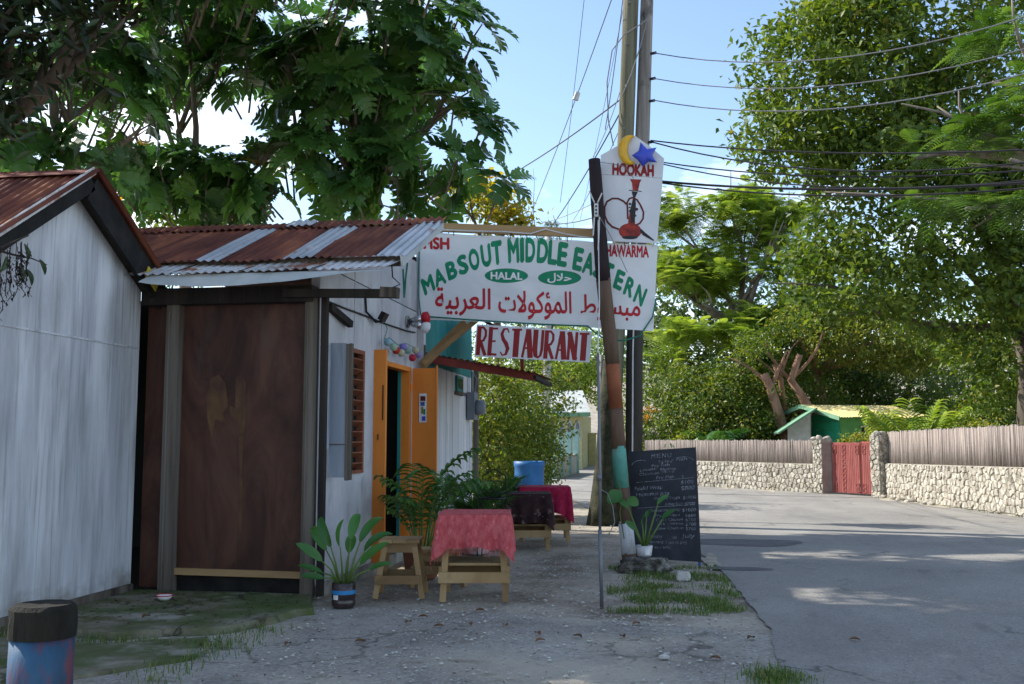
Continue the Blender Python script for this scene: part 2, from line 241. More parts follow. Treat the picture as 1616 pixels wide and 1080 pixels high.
# ------------------------------------------------------------------ mesh helpers
class MB:
    def __init__(s): s.v = []; s.f = []; s.val = []
    def add(s, vs, fs, val=None):
        o = len(s.v); s.v.extend([tuple(p) for p in vs]); s.f.extend([tuple(i + o for i in q) for q in fs])
        s.val.extend([random.random() * .999 if val is None else val] * len(fs)); return s
    def box(s, c, size, rot=None):
        c = Vector(c); R = rot or Matrix.Identity(3); h = [x / 2 for x in size]
        vs = [c + R @ Vector((a * h[0], b * h[1], d * h[2])) for a in (-1, 1) for b in (-1, 1) for d in (-1, 1)]
        return s.add(vs, [(0, 1, 3, 2), (4, 6, 7, 5), (0, 4, 5, 1), (2, 3, 7, 6), (0, 2, 6, 4), (1, 5, 7, 3)])
    def span(s, a, b): return s.box([(x + y) / 2 for x, y in zip(a, b)], [abs(x - y) for x, y in zip(a, b)])
    def bar(s, p0, p1, w, t, up=(0, 0, 1)):
        p0 = Vector(p0); p1 = Vector(p1); d = p1 - p0; L = d.length; d.normalize(); u = Vector(up)
        if abs(d.dot(u)) > .97: u = Vector((0, 1, 0)) if abs(d.y) < .9 else Vector((1, 0, 0))
        sx = d.cross(u).normalized(); uu = sx.cross(d)
        return s.box((p0 + p1) / 2, (w, L, t), Matrix((sx, d, uu)).transposed())
    def tube(s, pts, r, n=8, cap=True, wob=0.0):
        pts = [Vector(p) for p in pts]; k = len(pts); rs = r if isinstance(r, (list, tuple)) else [r] * k
        vs = []; fs = []; ref = Vector((0.31, 0.17, 0.93)) if abs((pts[-1] - pts[0]).normalized().z) < .8 else Vector((1, .2, 0))
        for i, p in enumerate(pts):
            d = (pts[min(i + 1, k - 1)] - pts[max(i - 1, 0)]).normalized(); a = d.cross(ref).normalized(); b = d.cross(a)
            for j in range(n):
                q = 2 * math.pi * j / n; rr = rs[i] * (1 + wob * (random.random() - .5)); vs.append(p + (a * math.cos(q) + b * math.sin(q)) * rr)
        for i in range(k - 1):
            for j in range(n): fs.append((i * n + j, i * n + (j + 1) % n, (i + 1) * n + (j + 1) % n, (i + 1) * n + j))
        if cap: fs += [tuple(range(n))[::-1], tuple((k - 1) * n + j for j in range(n))]
        return s.add(vs, fs)
    def lathe(s, c, prof, n=20):
        c = Vector(c); vs = []; fs = []
        for r, z in prof:
            for j in range(n): q = 2 * math.pi * j / n; vs.append(c + Vector((r * math.cos(q), r * math.sin(q), z)))
        k = len(prof)
        for i in range(k - 1):
            for j in range(n): fs.append((i * n + j, i * n + (j + 1) % n, (i + 1) * n + (j + 1) % n, (i + 1) * n + j))
        fs += [tuple(range(n))[::-1], tuple((k - 1) * n + j for j in range(n))]
        return s.add(vs, fs)
    def grid(s, fn, nu, nv, val=None):
        vs = [fn(i / nu, j / nv) for j in range(nv + 1) for i in range(nu + 1)]
        return s.add(vs, [(j * (nu + 1) + i, j * (nu + 1) + i + 1, (j + 1) * (nu + 1) + i + 1, (j + 1) * (nu + 1) + i) for j in range(nv) for i in range(nu)], val)
    def prism(s, poly, d):
        """flat polygon (list of points) pushed along d"""
        d = Vector(d); p = [Vector(q) for q in poly]; n = len(p)
        return s.add(p + [q + d for q in p], [tuple(range(n)), tuple(range(2 * n - 1, n - 1, -1))] + [(i, n + i, n + (i + 1) % n, (i + 1) % n) for i in range(n)])
    def blade(s, base, d, L, W, droop=.5, up=(0, 0, 1), n=6, fold=.18, shape=None):
        """a leaf blade that starts at base, leaves along d and bends down"""
        p = Vector(base); d = Vector(d).normalized(); side = d.cross(Vector(up))
        if side.length < .05: side = d.cross(Vector((1, .3, 0)))
        side.normalize(); vs = []; fs = []; ang = droop / n
        for i in range(n + 1):
            t = i / n; w = W * (shape(t) if shape else max(.02, math.sin(math.pi * min(1, t * .93 + .05)) ** .8)); nn = side.cross(d)
            vs += [p - side * w / 2 + nn * w * fold, p.copy(), p + side * w / 2 + nn * w * fold]
            p = p + d * (L / n); d = (Matrix.Rotation(-ang * (1 + t), 3, side) @ d)
        for i in range(n):
            for k in (0, 1): a = i * 3 + k; fs.append((a, a + 1, a + 4, a + 3))
        return s.add(vs, fs, random.random() * .999)
    def build(s, name, m, parent=None, smooth=False, loc=None, kind=None):
        me = bpy.data.meshes.new(name); off = Vector(loc) if loc is not None else (Vector(world_loc(parent)) if parent else Vector((0, 0, 0)))
        a = np.array(s.v, dtype=np.float64) - np.array(off)
        me.from_pydata(a.tolist(), [], s.f); me.materials.append(M[m] if isinstance(m, str) else m)
        at = me.attributes.new('v', 'FLOAT', 'FACE'); at.data.foreach_set('value', np.array(s.val, dtype=np.float32))
        if smooth: me.polygons.foreach_set('use_smooth', [True] * len(me.polygons))
        o = bpy.data.objects.new(name, me); COL.objects.link(o)
        if parent: o.parent = parent; o.location = off - Vector(world_loc(parent))
        else: o.location = off
        if kind: o['kind'] = kind
        return o
def world_loc(o):
    p = Vector((0, 0, 0))
    while o: p += o.location; o = o.parent
    return p
def tag(o, label, cat, group=None):
    o['label'] = label; o['category'] = cat
    if group: o['group'] = group
    return o
def thing(name, label, cat, loc, group=None):
    o = bpy.data.objects.new(name, None); COL.objects.link(o); o.location = loc; o.empty_display_size = .2
    return tag(o, label, cat, group)
def B(): return MB()
def flat_mesh(name, v, f, m, parent=None, vals=None, kind=None, loc=(0, 0, 0), smooth=False):
    """numpy arrays to one object (v in world coordinates)"""
    me = bpy.data.meshes.new(name); off = np.array(world_loc(parent) if parent else loc)
    v = np.asarray(v) - off; f = np.asarray(f, dtype=np.int32); nv, nf, k = len(v), len(f), f.shape[1]
    me.vertices.add(nv); me.vertices.foreach_set('co', v.astype(np.float32).ravel()); me.loops.add(nf * k); me.loops.foreach_set('vertex_index', f.ravel())
    me.polygons.add(nf); me.polygons.foreach_set('loop_start', np.arange(0, nf * k, k, dtype=np.int32))
    me.materials.append(M[m] if isinstance(m, str) else m); me.update(calc_edges=True)
    at = me.attributes.new('v', 'FLOAT', 'FACE'); at.data.foreach_set('value', (np.asarray(vals) if vals is not None else RNG.random(nf)).astype(np.float32))
    o = bpy.data.objects.new(name, me); COL.objects.link(o)
    if parent: o.parent = parent
    else: o.location = off
    if kind: o['kind'] = kind
    return o
def corr(mb, o, ux, uy, w, l, pitch=.076, amp=.009, ns=8, m=4, sag=.006, ragged=0.0):
    """corrugated sheet: ripples across ux, running along uy"""
    o = Vector(o); ux = Vector(ux).normalized(); uy = Vector(uy).normalized(); nn = ux.cross(uy).normalized(); n = max(4, int(w / pitch * ns)); ph = random.random() * 6
    def fn(u, v):
        e = ragged * noise.noise((u * 3 + ph, ph, 0)) * (1 if v > .99 else 0)
        return o + ux * (u * w) + uy * (v * l + e) + nn * (amp * math.sin(2 * math.pi * u * w / pitch) + sag * math.sin(3 * v + ph + u * 2))
    mb.grid(fn, n, m); return mb
# ================================================================== the setting: ground, road, forecourt
def sheet(name, m, poly_fn, us, vs, dz):
    v = [];
    for b in vs:
        for a in us:
            x, y = poly_fn(a, b); v.append((x, y, gz(x, y) + dz))
    n = len(us); f = [(j * n + i, j * n + i + 1, (j + 1) * n + i + 1, (j + 1) * n + i) for j in range(len(vs) - 1) for i in range(n - 1)]
    o = flat_mesh(name, v, f, m); o['kind'] = 'structure'; return o
def axis(*seg):
    r = []
    for a, b, s in seg: r += list(np.arange(a, b, s))
    return r + [seg[-1][1]]
sheet('ground', 'ground', lambda a, b: (a, b), axis((-400, -40, 60), (-40, -14, 4), (-14, 14, .5), (14, 40, 4), (40, 400, 60)), axis((-60, -6, 6), (-6, 44, .5), (44, 90, 1.5), (90, 600, 40)), -.013)
ROAD_L = [(-8, .55), (5.2, .55), (6.2, .62), (7.3, .64), (8.5, .58), (10.1, .5), (12, .3), (14, .02), (17, -.5), (22, -1.7), (27, -2.75), (32, -3.75), (38, -4.75), (46, -5.8), (60, -7.2), (84, -9)]
def _pts(*px): return [on_ground(*p) for p in px]
_w = _pts((1100, 767), (1290, 777), (1396, 784), (1500, 799), (1616, 817))
ROAD_R = [(-8, 14), (8, 12), (14, 9.2), (_w[4].y, _w[4].x + .12), (_w[3].y, _w[3].x + .12), (_w[2].y, _w[2].x + .1), (_w[1].y, _w[1].x + .1), (_w[0].y, _w[0].x + .15), (38, -.6), (46, -2.3), (60, -4.2), (84, -6)]
def lerp_tab(tab, y): return float(np.interp(y, [t[0] for t in tab], [t[1] for t in tab]))
def edge_l(y): return lerp_tab(ROAD_L, y) + .05 * noise.noise((y * 1.7, 3.1, 0)) + .03 * noise.noise((y * 6.0, 1.1, 0))
sheet('road', 'road', lambda a, b: (edge_l(b) * (1 - a) + lerp_tab(ROAD_R, b) * a, b), list(np.linspace(0, 1, 15)), axis((-8, 5, .5), (5, 13, .12), (13, 44, .5), (44, 84, 1.5)), .0)
# darker irregular patches in the asphalt
def blob_sheet(name, m, cx, cy, rx, ry, dz, seed, n=36, irr=.25, kind='structure', ang=0):
    vs = [(cx, cy, gz(cx, cy) + dz)]
    for i in range(n):
        q = 2 * math.pi * i / n; k = 1 + irr * noise.noise((math.cos(q) * 1.6 + seed, math.sin(q) * 1.6, seed))
        a, b = rx * k * math.cos(q), ry * k * math.sin(q)
        x = cx + a * math.cos(ang) - b * math.sin(ang); y = cy + a * math.sin(ang) + b * math.cos(ang); vs.append((x, y, gz(x, y) + dz))
    mb = B(); mb.add(vs, [(0, i + 1, (i + 1) % n + 1) for i in range(n)]); o = mb.build(name, m)
    if kind: o['kind'] = kind
    return o
p = on_ground(1170, 856); blob_sheet('road_patch', 'road_patch', p.x, p.y, .85, .55, .004, 3.3)
p = on_ground(1165, 898); blob_sheet('road_patch', 'road_patch', p.x, p.y, .33, .14, .004, 8.1)
_rs = random.Random(5)
for k in range(3):
    y_ = 11.2 + k * 1.6; blob_sheet('sand_drift', 'sand', edge_l(y_) + .03, y_, _rs.uniform(.05, .13), _rs.uniform(.25, .55), .0035 + .0006 * (k % 3), k * 3.7, irr=.9)
for k in range(7):
    q_ = _w[2].lerp(_w[4], k / 6) if k < 4 else _w[0].lerp(_w[1], (k - 4) / 3); blob_sheet('sand_drift', 'sand', q_.x - .22, q_.y - .15, _rs.uniform(.14, .28), _rs.uniform(.6, 1.1), .0035 + .0006 * (k % 3), k * 2.9 + 40, irr=.9)
# broken limestone and asphalt forecourt in front of the shops
def _apron(a, b):
    far = 7.45 + .25 * math.sin(a * 4) - .35 * max(0, a - .7) + .12 * noise.noise((a * 14, 0, 2))
    y = -6 + (far + 6) * b; x0 = -4.4; x1 = edge_l(y) + .02
    return (x0 + (x1 - x0) * a, y)
sheet('forecourt', 'apron', _apron, list(np.linspace(0, 1, 40)), list(np.linspace(0, 1, 40)), -.008)
# mossy concrete slab at the plywood wall, with a broken front edge
def slab_piece(pts, top, name='concrete_slab'):
    mb = B(); n = len(pts); c = Vector((sum(p[0] for p in pts) / n, sum(p[1] for p in pts) / n, 0)); ring = []
    for i in range(n):
        a = Vector((*pts[i], 0)); b = Vector((*pts[(i + 1) % n], 0))
        for k in range(6):
            q = a.lerp(b, k / 6); q += Vector((noise.noise((q.x * 4, q.y * 4, 1)), noise.noise((q.x * 4, q.y * 4, 7)), 0)) * .06; ring.append(q)
    m = len(ring); vs = [c + Vector((0, 0, top))] + [q + Vector((0, 0, top)) for q in ring] + [c + (q - c) * 1.015 + Vector((0, 0, -.03)) for q in ring]
    fs = [(0, i + 1, (i + 1) % m + 1) for i in range(m)] + [(i + 1, m + i + 1, m + (i + 1) % m + 1, (i + 1) % m + 1) for i in range(m)]
    mb.add(vs, fs); o = mb.build(name, 'slab'); o['kind'] = 'structure'; return o
slab_piece([(-4.5, 6.25), (-3.62, 6.2), (-2.98, 6.55), (-2.72, 7.35), (-2.92, 7.97), (-4.5, 7.97)], .045)
slab_piece([(-4.5, 5.0), (-3.35, 5.0), (-2.85, 5.75), (-3.05, 6.35), (-3.62, 6.02), (-4.5, 6.1)], .012)

# ================================================================== white gabled shed on the left
XW = -4.52
shed = thing('white_shed', 'white rendered gable shed with rusty corrugated roof and black bargeboards', 'shed', (XW - 1.2, 6.6, 0))
RZ = 3.24; RY = 6.93; EY = 7.95; SL = (RZ - 2.62) / (EY - RY)
def shed_z(y): return RZ - SL * abs(y - RY) * (1.0 if y > RY else 1.08)
mb = B(); mb.prism([(XW, 4.9, .03), (XW, 7.93, .03), (XW, 7.93, shed_z(7.93)), (XW, RY, RZ), (XW, 4.9, shed_z(4.9))], (-.12, 0, 0)); mb.build('gable_wall', 'wall_white', shed)
mb = B(); mb.span((XW - .12, 7.81, .03), (XW - 3.4, 7.93, 2.55)); mb.build('side_wall', 'wall_white', shed)
mb = B(); mb.span((XW + .001, 4.9, .0), (XW + .03, 7.92, .10)); mb.build('skirting', 'old_post', shed)
mb = B(); mb.span((XW + .001, 4.9, 2.08), (XW + .006, 7.9, 2.095)); mb.build('render_joint', 'wall_white', shed)
# brown wooden trim under the roof line
for ya, yb in ((RY, 7.97), (RY, 5.0)):
    mb = B(); a = Vector((XW + .03, ya, shed_z(ya) - .03)); b = Vector((XW + .03, yb, shed_z(yb) - .03)); mb.bar(a, b, .05, .05); mb.build('verge_trim', 'dark_wood', shed)
VX = -4.37   # verge of the roof over the street
def shed_sheet(x0, w, y0, y1, m, lift):
    mb = B(); a = Vector((x0, y0, shed_z(y0) + lift)); b = Vector((x0, y1, shed_z(y1) + lift)); d = b - a
    ux = Vector((1, 0, 0)) if d.y < 0 else Vector((1, 0, 0))
    corr(mb, a, ux, d, w, d.length, ragged=.03); return mb.build('roof_sheet', m, shed, smooth=True)
for i in range(5):
    x0 = VX - .66 * (i + 1)
    shed_sheet(x0, .70, RY - .0, 4.75, 'rust', .15 + .004 * (i % 2)); shed_sheet(x0, .70, RY, 8.12, 'rust', .15 + .004 * (i % 2))
mb = B()
def cap(u, v):
    y = RY + (u - .5) * .34; return (VX + .01 - 3.3 * v, y, shed_z(y) + .178 - .03 * (1 - abs(2 * u - 1)))
mb.grid(cap, 8, 6); mb.build('ridge_cap', 'rust', shed, smooth=True)
for yb, m in ((8.1, 'black_wood'), (4.8, 'black_wood')):
    mb = B(); a = Vector((VX - .03, RY, shed_z(RY) + .045)); b = Vector((VX - .03, yb, shed_z(yb) + .045)); mb.bar(a + Vector((0, 0, -.05 if yb > 6 else 0)), b + Vector((0, 0, -.05 if yb > 6 else 0)), .03, .22 if yb > 6 else .13); mb.build('bargeboard', m, shed)
mb = B(); a = Vector((VX - .004, RY, RZ + .135)); b = Vector((VX - .004, 4.8, shed_z(4.8) + .125)); mb.bar(a, b, .012, .06); mb.build('verge_edge', 'zinc_rusty', shed)
for i, yy in enumerate((7.1, 7.4, 7.68, 6.6, 6.2, 5.8, 5.4)):
    mb = B(); mb.span((VX - .05, yy - .035, shed_z(yy) + .01), (XW - .1, yy + .035, shed_z(yy) + .085)); mb.build('purlin', 'black_wood', shed)
for ya, yb in ((RY + .02, 8.1), (RY - .02, 4.8)):
    mb = B(); mb.add([(VX - .06, ya, shed_z(ya) + .098), (VX - .06, yb, shed_z(yb) + .098), (XW - .1, yb, shed_z(yb) + .098), (XW - .1, ya, shed_z(ya) + .098)], [(0, 1, 2, 3)]); mb.build('underside_shade', 'black_wood', shed)  # black sheet added under the roof, stands in for shade on its underside
mb = B(); mb.bar((VX + .002, 7.74, shed_z(7.74) - .02), (VX + .002, 7.92, shed_z(7.92) - .02), .012, .10); mb.build('eave_board', 'yellow_paint', shed)
mb = B(); mb.bar((VX - .06, 8.03, shed_z(8.03) + .02), (XW + .02, 8.03, shed_z(8.03) + .02), .14, .03, up=(0, SL, 1)); mb.build('eave_board', 'dark_wood', shed)

# ================================================================== restaurant building
XF = -2.95
rest = thing('restaurant', 'low white restaurant building with plywood end wall and rusty patched corrugated roof', 'building', (-5.2, 11, 0))
# end wall facing the forecourt
mb = B(); mb.span((-4.16, 8.02, .20), (-3.04, 8.05, 2.46))
ply = mb.build('plywood_panel', 'plywood', rest)
mb = B()
def stain_pt(u, v, seed, cx, cz, w, h): return None
def stain(pts): mb.add([(x, 8.016, z) for x, z in pts], [tuple(range(len(pts)))])
def sp(px, py): q = at_y(px, py, 8.016); return (q.x, q.z)
stain([sp(*q) for q in ((326, 625), (332, 598), (345, 592), (356, 606), (360, 640), (352, 652), (356, 668), (340, 662), (334, 690), (327, 660))])
stain([sp(*q) for q in ((372, 600), (380, 588), (388, 604), (389, 650), (386, 682), (378, 686), (377, 668), (364, 655), (362, 640), (371, 645))])
stain([sp(*q) for q in ((377, 690), (385, 688), (382, 735), (383, 790), (379, 850), (372, 905), (376, 830), (377, 760))])
mb.build('water_stain', 'stain', ply)
mb = B(); mb.span((-4.5, 8.03, .06), (-4.28, 8.06, 2.47)); mb.build('plank_panel', 'plywood', rest)
mb = B(); mb.span((-4.5, 8.04, .02), (-2.98, 8.07, .20)); mb.build('base_board', 'black_wood', rest)
for x, w, d in ((-4.22, .12, .10), (-2.985, .085, .11)):
    mb = B(); mb.box((x, 7.985, 1.27), (w, d, 2.54)); mb.tube([(x - w * .2, 7.93, .04), (x - w * .25, 7.928, 2.4)], .012, 6); mb.build('post', 'old_post', rest)
mb = B(); mb.box((-2.885, 8.02, 1.27), (.05, .06, 2.5)); mb.build('post', 'dark_wood', rest)
mb = B(); mb.bar((-4.16, 8.0, .20), (-3.04, 8.0, .19), .03, .055); mb.build('batten', 'timber', rest)
mb = B(); mb.span((-4.5, 7.90, 2.46), (-2.96, 8.06, 2.60)); mb.build('wall_plate', 'dark_wood', rest)
mb = B(); mb.bar((-3.2, 7.88, 2.53), (-2.22, 7.86, 2.50), .06, .07); mb.build('roof_outrigger', 'dark_wood', rest)
mb = B(); mb.bar((-2.35, 7.865, 2.515), (-2.2, 7.86, 2.505), .075, .085); mb.build('outrigger_end', 'old_post', rest)
mb = B(); mb.bar((-2.93, 8.25, 2.46), (-2.9, 8.75, 2.36), .05, .06); mb.build('roof_brace', 'dark_wood', rest)
# street wall: sections round the window and the double door
TOP = 2.80
def wallseg(y0, y1, z0, z1, m='facade_white', name='wall_panel', t=.08):
    mb = B(); mb.span((XF - t, y0, z0), (XF, y1, z1)); return mb.build(name, m, rest)
WY0, WY1, WZ0, WZ1 = 8.80, 9.30, 0.99, 2.16
DY0, DY1, DZ1 = 9.72, 11.08, 2.13
wallseg(8.07, WY0, .10, TOP); wallseg(WY0, WY1, .10, WZ0); wallseg(WY0, WY1, WZ1, TOP); wallseg(WY1, DY0, .10, TOP); wallseg(DY0, DY1, DZ1, TOP)
wallseg(DY1, 11.36, .10, TOP)
for y0, y1, dz in ((8.07, 9.02, .0), (9.03, 9.86, .02), (9.87, 10.72, -.01), (10.73, 11.36, .0)):
    def zr(y): return min(3.40 + dz, 2.845 + .4167 * (y - 8.0) - .10)
    mb = B(); ys = [y0] + [q for q in (9.45,) if y0 < q < y1] + [y1]; ztop = [max(TOP + .015, zr(q)) for q in ys]
    if max(ztop) < TOP + .03: continue
    mb.prism([(XF - .07, y0, TOP + .012), (XF - .07, y1, TOP + .012)] + [(XF - .07, q, z) for q, z in zip(ys[::-1], ztop[::-1])], (.07, 0, 0)); mb.build('upper_panel', 'facade_white', rest)
mb = B(); mb.span((XF - .08, 8.07, -.02), (XF + .025, 11.36, .10)); mb.build('sill_plinth', 'concrete', rest)
for yy in (9.0, 9.9):
    mb = B(); mb.span((XF + .001, yy, 2.2), (XF + .006, yy + .012, 2.9)); mb.build('panel_batten', 'facade_white', rest)
# gable end behind the ridge, back and floor of the room
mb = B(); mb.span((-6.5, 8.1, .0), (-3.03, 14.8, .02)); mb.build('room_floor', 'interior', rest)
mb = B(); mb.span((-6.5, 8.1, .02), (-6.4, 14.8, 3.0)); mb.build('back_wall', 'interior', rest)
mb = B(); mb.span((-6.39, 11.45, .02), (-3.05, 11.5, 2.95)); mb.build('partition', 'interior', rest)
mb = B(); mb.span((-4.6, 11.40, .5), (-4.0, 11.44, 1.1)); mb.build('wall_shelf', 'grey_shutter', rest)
mb = B(); mb.span((XF - .12, 10.98, .10), (XF - .085, 11.06, 2.1)); mb.build('inner_jamb', 'teal', rest)
# louvred window and its open shutter
win = B(); 
for a, b in (((XF - .05, WY0, WZ0), (XF + .02, WY0 + .04, WZ1)), ((XF - .05, WY1 - .05, WZ0), (XF + .02, WY1, WZ1)), ((XF - .05, WY0 + .04, WZ1 - .04), (XF + .02, WY1 - .05, WZ1)), ((XF - .05, WY0 + .04, WZ0), (XF + .02, WY1 - .05, WZ0 + .03))): win.span(a, b)
win = win.build('window_frame', 'brown_red', rest)
for k in range(11):
    z = WZ0 + .075 + k * .098; mb = B(); mb.bar((XF - .012, WY0 + .045, z), (XF - .012, WY1 - .055, z), .085, .012, up=(-.6, 0, 1)); mb.build('louvre_slat', 'brown_red', win)
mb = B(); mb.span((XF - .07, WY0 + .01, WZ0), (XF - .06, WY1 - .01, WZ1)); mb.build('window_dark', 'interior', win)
sh = B(); sh.span((XF + .02, 8.30, .98), (XF + .165, 8.325, 2.145)); sh = sh.build('shutter', 'grey_shutter', rest)
for x in (XF + .18, XF + .207):
    mb = B(); mb.box((x, 8.312, 1.565 + random.uniform(-.02, .02)), (.024, .05, 1.18)); mb.build('shutter_stile', 'old_post', sh)
mb = B(); mb.span((XF + .02, 8.292, 1.26), (XF + .164, 8.299, 1.268)); mb.build('shutter_joint', 'old_post', sh)
sh2 = B(); sh2.span((XF + .02, 8.14, 1.22), (XF + .04, 8.25, 2.12)); sh2.build('shutter', 'grey_shutter', rest)
mb = B(); mb.span((XF + .0, 8.255, 1.82), (XF + .03, 8.285, 1.92)); mb.build('hinge', 'zinc_rusty', rest)
# orange double door
dj = B(); dj.span((XF - .10, DY0, .10), (XF + .012, DY0 + .07, DZ1)); dj.span((XF - .10, DY0 + .07, DZ1 - .05), (XF + .012, DY1 - .08, DZ1)); dj.span((XF - .10, DY1 - .08, .10), (XF + .012, DY1, DZ1)); fr = dj.build('door_frame', 'orange', rest)
ld = B(); ld.span((XF + .0, 9.655, .09), (XF + .125, 9.71, 2.21)); ld = ld.build('door_leaf', 'orange', rest); ld['label'] = 'folded orange door leaf with a keyhole'
mb = B(); mb.span((XF + .05, 9.645, 1.30), (XF + .058, 9.654, 1.36)); mb.build('keyhole', 'ink_black', ld)
mb = B(); mb.span((XF + .095, 9.647, 1.5), (XF + .105, 9.654, 1.85)); mb.build('bolt', 'iron', ld)
rd = B(); rd.span((XF + .03, 11.06, .12), (XF + .31, 11.10, 2.12)); rd.span((XF + .305, 11.055, .115), (XF + .318, 11.105, 2.15)); rd = rd.build('door_leaf', 'orange', rest); rd['label'] = 'open orange door leaf with a paper notice'
for z in (1.9, 1.0):
    mb = B(); mb.tube([(XF + .02, 11.05, z - .04), (XF + .02, 11.05, z + .04)], .012, 6); mb.build('hinge', 'orange', rd)
pst = B(); pst.span((XF + .115, 11.052, 1.50), (XF + .20, 11.057, 1.83)); pst = pst.build('notice', 'sign_white', rd)
for k, (c, z0, z1, x0, x1) in enumerate((('ink_hose', 1.745, 1.80, .128, .187), ('blue_paint', 1.69, 1.735, .13, .18), ('leaf_croton', 1.60, 1.68, .14, .165), ('ink_green', 1.59, 1.655, .168, .187), ('star', 1.52, 1.57, .15, .19))):
    mb = B(); mb.span((XF + x0, 11.048, z0), (XF + x1, 11.0515, z1)); mb.build('notice_print', c, pst)
# corner post that carries the sign beam, and the second half of the building
mb = B(); mb.box((XF + .03, 11.42, 1.9), (.10, .10, 3.75)); mb.build('post', 'facade_white', rest)
mb = B(); mb.span((XF + .082, 11.375, 2.12), (XF + .09, 11.45, 2.42)); mb.build('post_scab', 'old_post', rest)
mb = B(); corr(mb, (XF - .02, 11.48, 3.15), (0, 1, 0), (0, 0, -1), 3.25, .92, pitch=.06, amp=.006); mb.build('cladding_sheet', 'teal', rest, smooth=True)
mb = B(); mb.span((XF - .06, 11.48, .05), (XF - .02, 12.42, 2.22)); mb.build('cladding_board', 'teal', rest)
for k in range(12):
    y0 = 12.43 + k * .196; mb = B(); mb.span((XF - .05 + random.uniform(-.004, .004), y0, .05 + random.uniform(0, .05)), (XF - .02 + random.uniform(0, .006), y0 + .188, 2.24)); mb.build('wall_plank', 'board_white', rest)
mb = B(); mb.span((XF - .02, 13.55, 1.98), (XF + .02, 13.95, 2.2)); wv = mb.build('small_window', 'teal', rest)
mb = B(); mb.span((XF + .021, 13.60, 2.02), (XF + .026, 13.90, 2.16)); mb.build('pane', 'glass_dark', wv)
mb = B(); mb.span((XF - .02, 13.5, 1.93), (XF + .05, 14.0, 1.975)); mb.build('window_sill', 'old_post', wv)
mb = B(); mb.span((-6.4, 14.76, .0), (XF - .05, 14.8, 3.0)); mb.build('far_wall', 'facade_white', rest)
mb = B(); mb.box((XF + .03, 14.84, 1.2), (.07, .07, 2.4)); mb.build('post', 'old_post', rest)
# awning over the pavement: two rust sheets on a maroon beam
aw = B(); aw.bar((XF - .05, 11.75, 2.30), (-1.62, 11.98, 2.06), .05, .09); aw = aw.build('awning_beam', 'maroon', rest)
for k in range(3):
    mb = B(); d = Vector((1.36, 0, -.25)); corr(mb, (XF - .02, 11.8 + k * .62, 2.36 + .006 * k), d, (0, 1, 0), d.length, .66, pitch=.076, amp=.009); mb.build('awning_sheet', 'rust', rest, smooth=True)
mb = B(); mb.bar((-1.64, 11.95, 2.06), (-1.64, 13.6, 2.06), .06, .05); mb.build('awning_fascia', 'dark_wood', rest)
for k in range(2):
    mb = B(); d = Vector((.95, 0, -.52)); corr(mb, (XF + .35, 12.95 + k * .62, 2.98), (0, 1, 0), d, .66, d.length, pitch=.085, amp=.014); mb.build('awning_sheet', 'dark_wood', rest, smooth=True)  # near-black colour stands in for the shade under these steeper sheets
mb = B(); mb.bar((-1.85, 12.4, 2.1), (-1.85, 12.4, 2.35), .04, .04); mb.build('awning_strut', 'maroon', rest)
# timber brace from the post up to the sign beam
for a, b, w, t in (((XF + .06, 11.36, 2.17), (XF + .62, 11.22, 2.66), .045, .10), ((XF + .10, 11.31, 2.19), (XF + .78, 11.18, 2.70), .04, .05)):
    mb = B(); mb.bar(a, b, w, t); mb.build('brace', 'timber', rest)
# roof sheets: rust with bare zinc between, short ridge row, patched lower row, flashing
E_Y, E_Z, R_Y, R_Z, XE = 8.0, 2.845, 9.5, 3.47, -2.2
dv = Vector((0, E_Y - R_Y, E_Z - R_Z)); LR = dv.length
x = XE
seq = [('zinc', .20), ('rust', .62), ('zinc', .22), ('rust', .62), ('zinc', .22), ('rust', .66), ('rust', .66), ('rust', .66), ('zinc', .26), ('rust', .7)]
for i, (m, w) in enumerate(seq):
    x -= w; mb = B(); top = .16
    corr(mb, (x - .03, R_Y - .1, R_Z - .042 + (.010 if m == 'zinc' else .004 * (i % 3))), (1, 0, 0), dv, w + .06, LR - .1 + random.uniform(-.02, .03), ragged=.02)
    mb.build('roof_sheet', m, rest, smooth=True)
x = XE
for i in range(7):
    w = .7; x -= w; mb = B(); corr(mb, (x - .03, R_Y + .06, R_Z + .045 + .004 * (i % 2)), (1, 0, 0), dv, w + .05, .26 + random.uniform(-.04, .04), ragged=.06, amp=.011); mb.build('ridge_sheet', 'zinc' if i == 9 else 'rust', rest, smooth=True)
mb = B(); corr(mb, (-3.78, R_Y + .05, R_Z + .066), (1, 0, 0), dv, .26, .25); mb.build('ridge_patch', 'zinc', rest, smooth=True)
x = XE - .05
for i in range(5):
    w = .62; x -= w; mb = B(); d2 = Vector((0, 7.62 - 8.16, 2.69 - 2.865)); corr(mb, (x - .03, 8.16, 2.872 - .022 + .004 * (i % 2)), (1, 0, 0), d2, w + .05, d2.length + random.uniform(-.02, .03), ragged=.04); mb.build('eave_sheet', 'zinc_rusty', rest, smooth=True)
mb = B()
def flash(u, v):
    X = -4.30 + u * 2.05; sagz = -.055 * math.sin(math.pi * min(1, u * 1.15) ** .8) * v
    return (X + .05 * v * (u - .5), 7.66 - .13 * v + .03 * u * v, 2.672 - .075 * v + sagz + .05 * u * v * u + .006 * noise.noise((u * 9, v * 2, 0)))
mb.grid(flash, 24, 4); mb.build('flashing', 'flashing', rest, smooth=True)
mb = B(); corr(mb, (-6.2, R_Y - .02, R_Z + .0), (0, 1, 0), (1, 0, 0), 5.3, 3.22, pitch=.2, amp=.004); mb.build('back_roof', 'rust', rest)
